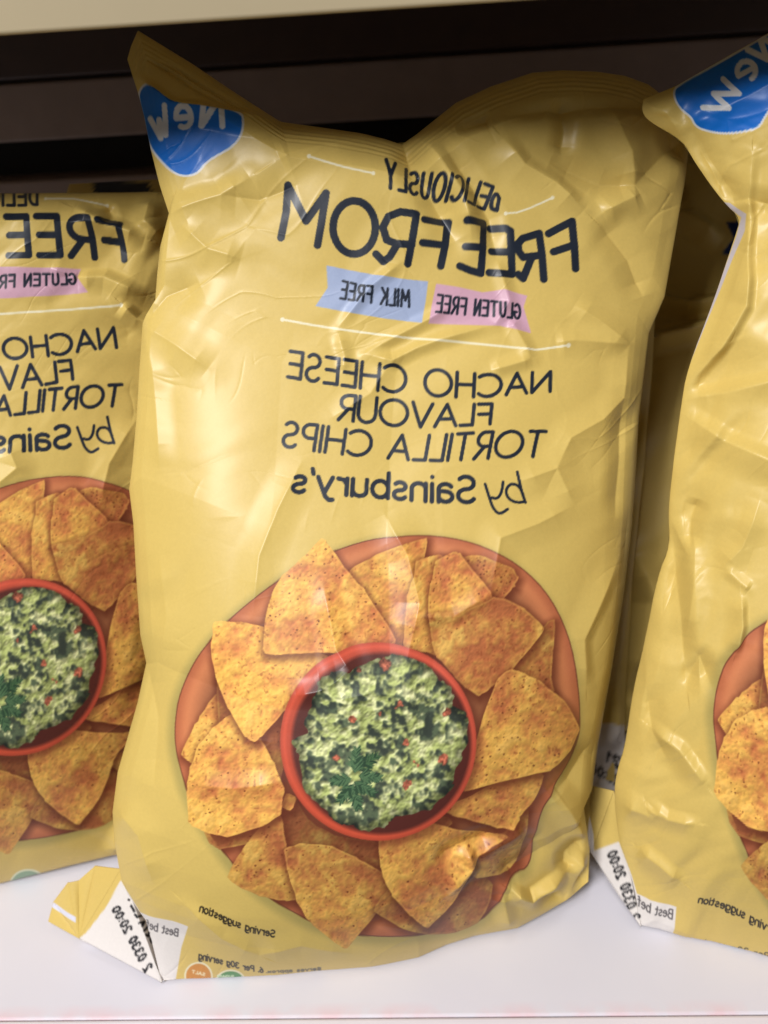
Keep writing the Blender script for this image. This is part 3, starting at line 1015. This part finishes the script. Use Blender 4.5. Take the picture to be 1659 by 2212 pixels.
MAIN_CREASES = [
    # left side pinch and shoulder
    ([(308, 700), (380, 745), (450, 795)], 60, .0018, 'r'),
    ([(308, 700), (330, 800), (340, 920), (345, 1010)], 46, .0014, 'r'),
    ([(308, 702), (360, 640), (430, 610)], 60, -.0018, 'r'),
    ([(365, 466), (420, 445), (480, 425), (540, 385)], 90, .0042, 's'),
    ([(395, 490), (450, 540), (520, 560)], 60, .0022, 'r'),
    ([(480, 425), (560, 430), (640, 400)], 70, -.0022, 'r'),
    ([(605, 345), (640, 330), (780, 300)], 60, .0022, 'r'),
    # seal strip crimps at the raised corner
    ([(320, 128), (420, 190), (530, 250)], 9, -.0016, 'r'),
    ([(345, 128), (440, 188), (560, 258)], 9, -.0016, 'r'),
    ([(300, 170), (371, 228), (435, 236), (522, 251), (605, 263)], 46, .0045, 's'),
    # valley under the notch and ridges of the right shoulder
    ([(872, 312), (890, 360), (930, 420), (985, 520)], 55, -.0050, 'r'),
    ([(905, 300), (950, 350), (1000, 420), (1020, 520)], 50, .0045, 'r'),
    ([(960, 320), (1020, 400), (1060, 470), (1075, 560)], 42, -.0036, 'r'),
    ([(1085, 300), (1130, 360), (1200, 400), (1260, 455)], 70, .0045, 's'),
    ([(985, 280), (1040, 262), (1062, 258)], 30, -.0045, 'r'),
    ([(1100, 250), (1180, 235), (1300, 232), (1400, 232)], 26, -.0024, 'r'),
    ([(1215, 210), (1222, 280), (1216, 330)], 42, -.0042, 'r'),
    ([(1310, 230), (1360, 330), (1370, 400)], 60, .0042, 'r'),
    ([(1370, 400), (1300, 395), (1190, 345)], 60, -.0042, 'r'),
    ([(1370, 400), (1440, 330), (1470, 310)], 60, -.0036, 'r'),
    ([(1300, 460), (1380, 420)], 50, .0030, 'r'),
    ([(1290, 470), (1360, 560), (1390, 640)], 60, -.0030, 'r'),
    # creases across the headline flags
    ([(732, 706), (800, 620), (868, 565)], 24, .0013, 'r'),
    ([(730, 720), (745, 770), (742, 800)], 26, .0013, 'r'),
    ([(787, 764), (850, 730), (925, 690), (975, 660)], 26, .0016, 'r'),
    ([(787, 764), (846, 779), (900, 752), (950, 733), (1070, 700)], 28, .0022, 'r'),
    ([(1070, 700), (1100, 650), (1075, 560)], 30, .0018, 'r'),
    ([(1148, 775), (1118, 720), (1100, 690)], 28, .0018, 'r'),
    ([(1060, 800), (1148, 775)], 30, .0018, 'r'),
    ([(846, 779), (800, 850), (720, 900)], 40, .0012, 'r'),
    # right edge star
    ([(1356, 745), (1300, 700), (1240, 660)], 50, .0022, 'r'),
    ([(1356, 745), (1240, 735), (1200, 740)], 44, .0018, 'r'),
    ([(1356, 745), (1345, 860), (1300, 905), (1230, 945), (1200, 1010)], 56, .0024, 'r'),
    ([(1345, 860), (1340, 1000), (1330, 1120)], 44, -.0026, 'r'),
    ([(1238, 1090), (1160, 1130), (1080, 1160), (1060, 1280)], 60, .0020, 'r'),
    ([(1238, 1090), (1200, 1010), (1120, 1040)], 60, .0020, 'r'),
    ([(650, 1000), (600, 1100), (560, 1200), (545, 1330)], 60, .0014, 'r'),
    ([(830, 1110), (880, 1200), (905, 1300), (880, 1420)], 70, .0028, 'r'),
    ([(1060, 1280), (980, 1330), (900, 1330)], 36, .0018, 'r'),
    ([(700, 1270), (725, 1400), (760, 1450)], 46, .0018, 'r'),
    ([(1340, 1200), (1260, 1380), (1265, 1480)], 50, .0024, 's'),
    ([(640, 1500), (690, 1490), (760, 1440)], 36, .0016, 'r'),
    ([(700, 1512), (800, 1490), (930, 1500)], 135, .0050, 'r'),
    ([(600, 1690), (500, 1700), (410, 1690)], 44, .0016, 'r'),
    ([(345, 1200), (360, 1330), (350, 1450)], 60, .0014, 'r'),
    # lower left drape
    ([(250, 1740), (300, 1800), (330, 1900)], 60, .0026, 'r'),
    ([(318, 1430), (340, 1560), (330, 1700)], 70, -.0030, 'r'),
    ([(400, 1950), (480, 2020), (560, 2060)], 60, .0022, 's'),
    ([(560, 2060), (650, 2040), (760, 2060)], 40, .0016, 'r'),
    # crushed lower right corner
    ([(940, 1862), (1000, 1828), (1070, 1806)], 40, -0.0039, 'r'),
    ([(1010, 1832), (1020, 1870), (968, 1930)], 40, 0.0040, 's'),
    ([(1030, 1850), (1100, 1810), (1130, 1790)], 34, 0.0027, 'r'),
    ([(1193, 1700), (1230, 1750), (1262, 1810)], 50, 0.0053, 'r'),
    ([(1262, 1810), (1225, 1850), (1221, 1883)], 36, -0.0053, 'r'),
    ([(1102, 1919), (1146, 1936), (1221, 1883)], 34, 0.0072, 's'),
    ([(1150, 1940), (1220, 1945), (1270, 1870)], 34, -0.0053, 'r'),
    ([(1225, 1945), (1245, 1900), (1262, 1840)], 24, 0.0048, 'r'),
    ([(1100, 2000), (1090, 1960), (1085, 1930)], 34, 0.0034, 'r'),
    ([(1170, 1800), (1130, 1860), (1080, 1890)], 50, -0.0046, 'r'),
    ([(1285, 1600), (1230, 1690), (1190, 1720)], 50, -0.0048, 'r'),
]


def main_wrinkle(x, y, s, t):
    h = np.zeros(x.shape)
    for pts, wd, amp, kd in MAIN_CREASES:
        px = [p[0] for p in pts]; py = [p[1] for p in pts]
        m = (x > min(px) - wd - 4) & (x < max(px) + wd + 4) & (y > min(py) - wd - 4) & (y < max(py) + wd + 4)
        if m.any():
            h[m] += crease(x[m], y[m], pts, wd, amp, kd)
    edge = sstep(.30, .5, np.abs(s - .5)) + sstep(.62, .95, t) * .8 + sstep(.14, .02, t) * .5
    h += soften(facet(x, y, 170, 5) * (.0003 + .0004 * edge), 14)
    h += soften(facet(x, y, 84, 6) * (.00005 + .0003 * edge), 3)
    h += .00018 * np.sin((1 - t) / .0062 * 6.283) * sstep(.966, .97, t) * (1 - sstep(.992, .996, t))
    h += crinkle(x, y, 110, 71) * (.00007 + .00022 * edge) - crinkle(x, y, 80, 72) * (.00004 + .0002 * edge)
    return h


pk = Packet((350, 2123), 8.0, 23.0)
main_left = [(350, 2123), (328, 2033), (315, 1987), (295, 1960), (276, 1931), (262, 1900), (247, 1819), (243, 1754), (254, 1668), (275, 1595), (297, 1518), (316, 1432), (303, 1372),
             (294, 1243), (288, 1131), (279, 1058), (286, 1002), (295, 900), (301, 800), (308, 700), (334, 664), (340, 590), (346, 535), (366, 464), (345, 400), (325, 320), (311, 250), (298, 200), (285, 160), (275, 128)]
main_right = [(1271, 1905), (1274, 1836), (1259, 1732), (1280, 1699), (1293, 1602), (1318, 1460), (1345, 1300), (1365, 1140), (1372, 1040), (1380, 900), (1402, 720), (1436, 640), (1457, 520), (1478, 400), (1488, 320), (1488, 285)]
main_bottom = [(350, 2123), (480, 2115), (600, 2108), (700, 2096), (800, 2086), (902, 2068), (960, 2040), (1021, 2020), (1115, 2004), (1170, 1975), (1224, 1946), (1271, 1905)]
main_top = [(275, 128), (283, 100), (298, 66), (360, 104), (420, 141), (500, 195), (605, 263), (690, 275), (780, 288), (830, 300), (868, 312), (900, 290), (940, 258), (985, 222), (1060, 187), (1150, 157), (1215, 152), (1290, 155), (1350, 164), (1400, 182), (1450, 220), (1488, 285)]
root_main = build_packet('crisp_packet', pk, main_left, main_right, main_bottom, main_top,
                         np.linspace(0, 1, 620), np.linspace(0, 1, 980),
                         lambda s, t: prof(s, t, .043, .30, .66), main_wrinkle, S_main,
                         'upright yellow tortilla chip packet with its whole front visible, between two others', 'yellow tortilla chip packets on the shelf')
# folded lower corner with the white date panel
e = lambda x, y, z: (*E7([(x, y)])[0], z)
flap('corner_flap', root_main, [
    (e(838, 300, .034), e(1265, 1480, .002), e(1190, 800, .012)),
    (e(838, 300, .034), e(405, 1020, .003), e(1265, 1480, .002)),
    (e(838, 300, .034), e(570, 268, .028), e(405, 1020, .003)),
    (e(570, 268, .028), e(400, 420, .022), e(405, 1020, .003)),
    (e(400, 420, .022), e(290, 445, .022), e(405, 1020, .003)),
], S_main, 70)
flap('seal_tail', root_main, [
    (e(288, 440, .0215), e(138, 640, .010), e(405, 1024, .002)),
    (e(138, 640, .010), e(84, 845, .003), e(405, 1024, .002)),
], S_main, 40)
flap('seal_tail', root_main, [(e(405, 1028, .0025), e(590, 1060, .003), e(590, 1090, .001)), (e(405, 1028, .0025), e(590, 1090, .001), e(440, 1045, .001))], S_main, 6)

# @@REST@@
# ------------------------------------------------------------------ sheets of the neighbouring packets (same design)
def affine_fit(src, dst):
    src, dst = np.asarray(src, float), np.asarray(dst, float)
    A = np.concatenate([src, np.ones((len(src), 1))], 1)
    return np.linalg.lstsq(A, dst, rcond=None)[0]


def warp_sheet(S, M, src):
    """fill S with the design of src; M maps S coordinates to src coordinates"""
    X, Y = np.meshgrid(np.arange(S.w) + S.x0 + .5, np.arange(S.h) + S.y0 + .5)
    c, i = src.sample(X * M[0, 0] + Y * M[1, 0] + M[2, 0], X * M[0, 1] + Y * M[1, 1] + M[2, 1])
    S.a[:] = c
    S.id[:] = i


S_photo = Sheet(60, 30, 1560, 2212, YELLOW)
paint_photo(S_photo)
M_left = affine_fit([(240, 1395), (45, 1234), (45, 1626), (86, 1038), (232, 1492), (9, 1855), (172, 1778), (71, 1045), (243, 1079)],
                    [(1029, 1590), (817, 1387), (817, 1815), (890, 1153), (1009, 1704), (747, 2044), (924, 2002), (918, 1165), (1109, 1231)])


def left_sheet():
    S = Sheet(-900, 350, 480, 2100, YELLOW)
    warp_sheet(S, M_left, S_photo)
    S.stroke(text_lines('DELICIOUSLY', [(82, 443), (0, 444), (-158, 450)], [(80, 408), (0, 409), (-158, 412)], .26, True), 3.4, NAVY)
    dotted_line(S, [(100, 430), (160, 430), (231, 444)], 1.8)
    S.stroke(text_lines('FREE FROM', [(270, 562), (212, 556), (130, 551), (0, 552), (-390, 562)], [(261, 487), (203, 476), (125, 468), (0, 468), (-390, 472)], .24), 7.4, NAVY)
    S.fill([(-66, 577), (0, 576), (173, 580), (168, 600), (192, 632), (125, 638), (0, 645), (-62, 652)], rgb(208, 164, 184), ident=ID_GLUTEN)
    S.stroke(text_lines('GLUTEN FREE', [(164, 613), (60, 618), (-40, 625)], [(163, 592), (60, 592), (-38, 598)], .26, True), 2.7, NAVY)
    S.fill([(-75, 578), (-300, 600), (-270, 630), (-310, 662), (-75, 653)], rgb(160, 174, 206), ident=ID_MILK)
    S.stroke(text_lines('MILK FREE', [(-95, 630), (-250, 640)], [(-95, 606), (-250, 614)], .26, True), 2.7, NAVY)
    dotted_line(S, [(266, 661), (150, 669), (0, 678), (-380, 692)], 2.3)
    S.stroke(text_lines('NACHO CHEESE', [(252, 751), (200, 754), (130, 766), (60, 772), (-258, 800)], [(245, 708), (190, 713), (130, 722), (60, 729), (-258, 748)], .2), 3.9, NAVY)
    S.stroke(text_lines('FLAVOUR', [(157, 819), (100, 830), (45, 838), (-143, 855)], [(152, 778), (100, 784), (40, 790), (-143, 806)], .16), 3.9, NAVY)
    S.stroke(text_lines('TORTILLA CHIPS', [(256, 876), (160, 882), (90, 888), (0, 900), (-200, 918)], [(263, 831), (170, 835), (90, 843), (10, 855), (-200, 868)], .2), 3.9, NAVY)
    by_word(S, lambda p: [(.3125 * (540 + (x - 1082) * 1.38), 380.2 + .3125 * (1665 + (y - 678) * 1.24)) for x, y in p])
    S.stroke(text_lines("Sainsbury's", [(154, 966), (100, 971), (0, 976), (-220, 985)], [(151, 918), (100, 923), (0, 929), (-220, 936)], .17), 4.6, NAVY)
    th = np.linspace(0, 6.283, 40, endpoint=False)
    S.fill(np.stack([62 + 42 * np.cos(th), 1912 + 34 * np.sin(th)], 1), rgb(224, 226, 190))
    S.fill(np.stack([62 + 38 * np.cos(th), 1912 + 30 * np.sin(th)], 1), rgb(142, 172, 140))
    return S


M_right = affine_fit([(1507, 1938), (1461, 1957), (1450, 2017), (1382, 2001), (1545, 1561), (1659, 1320), (1545, 1640), (1618, 1886)],
                     [(432, 1960), (405, 1998), (374, 2122), (350, 2123), (386, 1655), (508, 1327), (398, 1700), (540, 1906)])


def N7(p): return [(1244 + .492 * x, 1123.2 + .492 * y) for x, y in p]


def right_sheet():
    S = Sheet(1230, -60, 2620, 2212, YELLOW)
    Mr = M_right.copy()
    Mr[2] -= 24 * Mr[0]
    warp_sheet(S, Mr, S_photo)
    # headline and product lines, further along the film
    X0, Y0 = 2440, 430
    S.stroke(text_lines('FREE FROM', [(X0, Y0 + 90), (X0 - 640, Y0 + 110)], [(X0, Y0), (X0 - 640, Y0 + 15)], .24), 7.4, NAVY)
    S.stroke(text_lines('NACHO CHEESE', [(X0 - 40, Y0 + 350), (X0 - 600, Y0 + 360)], [(X0 - 40, Y0 + 305), (X0 - 600, Y0 + 310)], .2), 3.9, NAVY)
    S.stroke(text_lines('FLAVOUR', [(X0 - 150, Y0 + 420), (X0 - 480, Y0 + 425)], [(X0 - 150, Y0 + 375), (X0 - 480, Y0 + 380)], .16), 3.9, NAVY)
    S.stroke(text_lines('TORTILLA CHIPS', [(X0 - 40, Y0 + 490), (X0 - 600, Y0 + 495)], [(X0 - 40, Y0 + 440), (X0 - 600, Y0 + 445)], .2), 3.9, NAVY)
    S.stroke(text_lines("Sainsbury's", [(X0 - 190, Y0 + 580), (X0 - 570, Y0 + 585)], [(X0 - 190, Y0 + 525), (X0 - 570, Y0 + 530)], .17), 4.6, NAVY)
    hb = lambda p: [(829.4 + .5 * x, .5 * y) for x, y in p]
    bp = chaikin(hb([(1690, 135), (1560, 212), (1280, 368), (1254, 395), (1262, 440), (1290, 470), (1330, 500), (1350, 540), (1400, 560), (1480, 570), (1560, 560), (1620, 545), (1645, 500), (1670, 460), (1760, 340), (1810, 200), (1760, 120)]), 2)
    b, d = S.sdf(bp, 12)
    S.blend(b, np.clip(5 - d, 0, 1), rgb(222, 222, 226))
    S.fill(bp, BLUE, ident=ID_BADGE)
    wn = rgb(224, 226, 232)
    S.stroke([hb([(1380, 462), (1492, 462), (1428, 400), (1538, 398), (1470, 338)])], 6.5, wn)
    S.stroke([hb([(1606, 282), (1536, 322)] + [(1570 + 40 * math.cos(a), 300 + 40 * math.sin(a)) for a in np.linspace(2.6, 7.2, 16)])], 6, wn)
    S.stroke([hb([(1572, 212), (1660, 252)]), hb([(1660, 252), (1622, 160)]), hb([(1620, 160), (1700, 190)])], 6.5, wn)
    # white back-of-pack panel that wraps round the side
    S.fill([(1470, 825), (1530, 680), (1590, 510), (1600, 470), (1560, 436), (1578, 438), (1609, 464), (1606, 500), (1550, 640), (1478, 815)], rgb(190, 182, 188))
    # lower corner: date panel and small print
    S.fill(N7([(268, 1640), (350, 1665), (440, 1692), (430, 1780), (418, 1830), (290, 1900), (100, 1800), (40, 1470), (60, 1300), (78, 1380), (80, 1452), (190, 1412), (215, 1480), (245, 1560)]), LABEL, ident=ID_LABEL)
    S.stroke(text_lines('Best bef', N7([(420, 1742), (340, 1718), (270, 1690)]), N7([(424, 1705), (345, 1680), (274, 1650)]), .2), 1.5, rgb(90, 86, 88))
    S.stroke(text_lines('2 0330 20:00', N7([(240, 1760), (200, 1620), (140, 1468)]), N7([(282, 1742), (240, 1605), (178, 1448)]), .34), 2.3, rgb(24, 24, 30))
    blk = rgb(40, 34, 26)
    S.stroke(text_lines('Serving suggestion', [(1690, 2030), (1640, 2008), (1580, 1972), (1507, 1944)], [(1692, 2016), (1644, 1992), (1586, 1957), (1510, 1930)], .19), 1.7, blk)
    S.stroke(text_lines('6. Per 30g serving', [(1690, 2082), (1600, 2062), (1500, 2034)], [(1690, 2070), (1600, 2050), (1500, 2024)], .2), 1.3, rgb(80, 74, 56))
    th = np.linspace(0, 6.283, 40, endpoint=False)
    for cx, cy, c in ((1497, 2048, rgb(206, 160, 120)), (1570, 2068, rgb(150, 190, 180))):
        S.fill(np.stack([cx + 34 * np.cos(th), cy + 14 * np.sin(th)], 1), rgb(232, 224, 196))
        S.fill(np.stack([cx + 30 * np.cos(th), cy + 11 * np.sin(th)], 1), c)
    return S


# ------------------------------------------------------------------ left packet
S_left = left_sheet()
LEFT_CREASES = [
    ([(165, 452), (235, 484), (318, 518)], 50, .0040, 's'),
    ([(230, 445), (240, 470), (232, 486)], 26, -.0022, 'r'),
    ([(330, 430), (318, 480), (360, 520)], 40, .0036, 'r'),
    ([(168, 600), (230, 600), (320, 640)], 46, .0030, 's'),
    ([(268, 660), (300, 690), (330, 700)], 40, .0034, 's'),
    ([(110, 580), (150, 590), (170, 600)], 20, .0010, 'r'),
    ([(20, 960), (40, 1010), (-20, 1060)], 50, .0014, 'r'),
    ([(300, 900), (240, 1000), (220, 1080)], 60, .0018, 'r'),
    ([(240, 1845), (290, 1780), (320, 1700)], 40, .0030, 'r'),
]


def crease_set(cs, facets):
    def fn(x, y, s, t):
        h = np.zeros(x.shape)
        for pts, wd, amp, kd in cs:
            px = [p[0] for p in pts]; py = [p[1] for p in pts]
            m = (x > min(px) - wd - 4) & (x < max(px) + wd + 4) & (y > min(py) - wd - 4) & (y < max(py) + wd + 4)
            if m.any():
                h[m] += crease(x[m], y[m], pts, wd, amp, kd)
        edge = sstep(.30, .5, np.abs(s - .5)) + sstep(.7, .95, t) * .5
        for cell, seed, a, b in facets:
            h += soften(facet(x, y, cell, seed) * (a + b * edge), max(1, int(cell / 30)))
        h += crinkle(x, y, 110, 81) * (.00012 + .0002 * edge) - crinkle(x, y, 80, 82) * (.00008 + .0002 * edge)
        return h
    return fn


pl = Packet((0, 1908), 7.0, 21.0)
root_left = build_packet('crisp_packet', pl,
                         [(-640, 2010), (-690, 1700), (-700, 1200), (-660, 700), (-640, 440)],
                         [(300, 1838), (315, 1700), (345, 1400), (365, 1000), (385, 700), (395, 500), (390, 424)],
                         [(-640, 2010), (-300, 1960), (0, 1908), (150, 1870), (245, 1847), (300, 1838)],
                         [(-640, 440), (-300, 424), (0, 418), (120, 417), (250, 416), (340, 414), (390, 424)],
                         spacing([(0, .60, 60), (.60, 1, 330)]), np.linspace(0, 1, 720),
                         lambda s, t: prof(s, t, .046, .34, .40, 2.0, .85), crease_set([(p, w_, a * 1.6, k) for p, w_, a, k in LEFT_CREASES], ((150, 15, .0006, .001), (62, 16, .0001, .00035), (27, 17, .00003, .00004))), S_left,
                         'yellow chip packet with a flat folded-over top cutting off its first line of lettering', 'yellow tortilla chip packets on the shelf')

# ------------------------------------------------------------------ right packet
S_right = right_sheet()
RIGHT_CREASES = [
    ([(1448, 1123), (1466, 1270), (1485, 1487)], 70, -.0045, 's'),
    ([(1500, 1130), (1496, 1260), (1480, 1380)], 50, .0030, 'r'),
    ([(1598, 1285), (1600, 1350), (1588, 1408)], 40, .0030, 's'),
    ([(1485, 1487), (1512, 1418), (1539, 1487)], 36, -.0030, 'r'),
    ([(1406, 1571), (1465, 1615), (1520, 1689)], 50, .0042, 's'),
    ([(1395, 1480), (1410, 1580), (1440, 1640)], 46, -.0026, 'r'),
    ([(1382, 1836), (1420, 1860), (1470, 1900)], 46, .0032, 's'),
    ([(1411, 1743), (1440, 1765), (1500, 1775)], 40, .0034, 's'),
    ([(1340, 1730), (1400, 1760), (1411, 1743)], 40, .0028, 'r'),
    ([(1559, 1221), (1598, 1256), (1618, 1271)], 22, .0016, 'r'),
    ([(1483, 862), (1560, 850), (1659, 824), (1720, 800)], 60, .0036, 's'),
    ([(1486, 901), (1560, 950), (1659, 992), (1730, 1010)], 70, .0044, 's'),
    ([(1567, 437), (1620, 430), (1680, 440)], 40, -.0030, 'r'),
    ([(1625, 330), (1612, 465), (1608, 600), (1604, 662), (1555, 750), (1490, 830)], 54, .0050, 's'),
    ([(1511, 1080), (1497, 1123), (1490, 1180)], 36, -.0034, 'r'),
    ([(1640, 1080), (1600, 1180), (1559, 1221)], 50, .0026, 'r'),
    ([(1390, 240), (1440, 250), (1478, 305)], 40, .0024, 'r'),
    ([(1500, 290), (1560, 400), (1570, 438)], 46, -.0026, 'r'),
    ([(1440, 1100), (1480, 1190), (1420, 1245)], 40, .0020, 'r'),
    ([(1391, 1389), (1395, 1470), (1380, 1560)], 40, .0024, 'r'),
]
pr = Packet((1382, 2001), -9.0, 19.0)
root_right = build_packet('crisp_packet', pr, chaikin(
                          [(1382, 2001), (1373, 1930), (1355, 1866), (1337, 1817), (1325, 1714), (1335, 1655), (1350, 1615), (1367, 1492), (1392, 1389), (1421, 1241), (1448, 1180), (1443, 1105), (1455, 996), (1472, 873), (1484, 800),
                           (1540, 655), (1588, 510), (1600, 472), (1564, 438), (1500, 350), (1478, 305), (1400, 262), (1386, 240), (1390, 215)], 2, False),
                          [(2440, 2230), (2500, 1900), (2560, 1400), (2560, 900), (2560, 400), (2540, 100)],
                          [(1382, 2001), (1450, 2018), (1560, 2060), (1659, 2094), (1900, 2180), (2200, 2240), (2440, 2230)],
                          [(1390, 215), (1460, 186), (1560, 128), (1659, 72), (1740, 30), (1900, 60), (2200, 90), (2540, 100)],
                          spacing([(0, .34, 330), (.34, 1, 60)]), np.linspace(0, 1, 720),
                          lambda s, t: prof(s, t, .036, .34, .5), crease_set(RIGHT_CREASES, ((150, 25, .0008, .0014), (62, 26, .00025, .0005), (27, 27, .00004, .00006))), S_right,
                          'crumpled yellow chip packet with white side edge and blue badge on tilted top corner', 'yellow tortilla chip packets on the shelf')
r7 = lambda x, y, z: (*N7([(x, y)])[0], z)
flap('corner_flap', root_right, [
    (r7(165, 1190, .040), r7(66, 1462, .012), r7(284, 1786, .002)),
    (r7(165, 1190, .040), r7(62, 1165, .036), r7(66, 1462, .012)),
    (r7(66, 1462, .012), r7(150, 1590, .004), r7(284, 1786, .002)),
], S_right, 60)
flap('seal_tail', root_right, [
    (r7(62, 1165, .036), r7(24, 1280, .026), r7(66, 1462, .012)),
], S_right, 30)


# ------------------------------------------------------------------ packets in the second row
def back_sheet(x0, x1, y0, y1, marks):
    S = Sheet(x0, y0, x1, y1, YELLOW)
    for poly, c in marks:
        S.fill(poly, c)
    return S


sb = back_sheet(1000, 1900, 200, 1900, [
    ([(1570, 480), (1640, 470), (1660, 520), (1620, 560), (1560, 545), (1585, 515)], rgb(14, 40, 110))])
BACK_CREASES = [
    ([(1380, 640), (1480, 660), (1600, 640)], 40, .006, 's'),
    ([(1380, 740), (1470, 720), (1560, 690)], 44, .008, 's'),
    ([(1450, 430), (1470, 470), (1560, 520)], 40, .005, 'r'),
    ([(1460, 400), (1470, 470)], 30, -.004, 'r'),
    ([(1370, 1200), (1420, 1300), (1340, 1500)], 60, .005, 'r'),
    ([(1300, 1620), (1340, 1570), (1380, 1500)], 50, .005, 'r'),
]
pb = Packet((1330, 1580), -4.0, 31.0)
build_packet('crisp_packet', pb,
             [(1150, 1590), (1140, 1300), (1140, 800), (1180, 330)], [(1700, 1610), (1740, 1300), (1740, 800), (1700, 320)],
             [(1150, 1590), (1330, 1580), (1700, 1610)], [(1180, 330), (1400, 320), (1500, 325), (1700, 320)],
             np.linspace(0, 1, 160), np.linspace(0, 1, 260), lambda s, t: prof(s, t, .03, .34, .4),
             crease_set([(p, w_, a * 2.2, k) for p, w_, a, k in BACK_CREASES], ((150, 35, .001, .0015), (62, 36, .0003, .0005))), sb,
             'deeply shaded yellow packet with a navy mark, far back in the gap beside white edge', 'yellow chip packets standing in the second row')
sl = back_sheet(-100, 900, 300, 1900, [
    ([(200, 392), (320, 390), (330, 420), (280, 470), (210, 450)], rgb(8, 20, 44))])
pbl = Packet((300, 1600), 2.0, 12.0)
build_packet('crisp_packet', pbl,
             [(20, 1610), (0, 1200), (10, 800), (150, 398)], [(620, 1600), (640, 1200), (630, 800), (600, 380)],
             [(20, 1610), (300, 1600), (620, 1600)], [(150, 398), (250, 392), (400, 385), (600, 380)],
             np.linspace(0, 1, 100), np.linspace(0, 1, 140), lambda s, t: prof(s, t, .028, .34, .4),
             crease_set([], ((150, 45, .001, .0015), (62, 46, .0003, .0005))), sl,
             'second-row yellow packet whose blue badge peeks over the flat-topped packet', 'yellow chip packets standing in the second row')
sm = back_sheet(500, 1600, 300, 2000, [([(1150, 1575), (1330, 1560), (1400, 1580), (1400, 1900), (1150, 1900)], LABEL)])
sm.stroke(text_lines('21', [(1340, 1664), (1316, 1650)], [(1342, 1640), (1318, 1628)], .3), 2.8, rgb(40, 38, 40))
sm.stroke(text_lines('20:00', [(1340, 1702), (1280, 1674)], [(1342, 1682), (1282, 1656)], .3), 2.6, rgb(40, 38, 40))
pm_ = Packet((1330, 1712), 4.0, 24.0)
build_packet('crisp_packet', pm_,
             [(640, 1720), (640, 1300), (650, 800), (680, 420)], [(1346, 1712), (1350, 1500), (1366, 1250), (1392, 1000), (1408, 800), (1420, 560), (1400, 420)],
             [(640, 1720), (1000, 1716), (1346, 1712)], [(680, 420), (1000, 400), (1400, 420)],
             np.linspace(0, 1, 160), np.linspace(0, 1, 240), lambda s, t: prof(s, t, .022, .34, .4),
             crease_set([([(1300, 1620), (1340, 1570), (1350, 1480)], 40, .004, 'r')], ((150, 55, .001, .0015), (62, 56, .0003, .0005))), sm,
             'second-row yellow packet almost hidden, only its edge and white date panel in the gap', 'yellow chip packets standing in the second row', depth=.02)
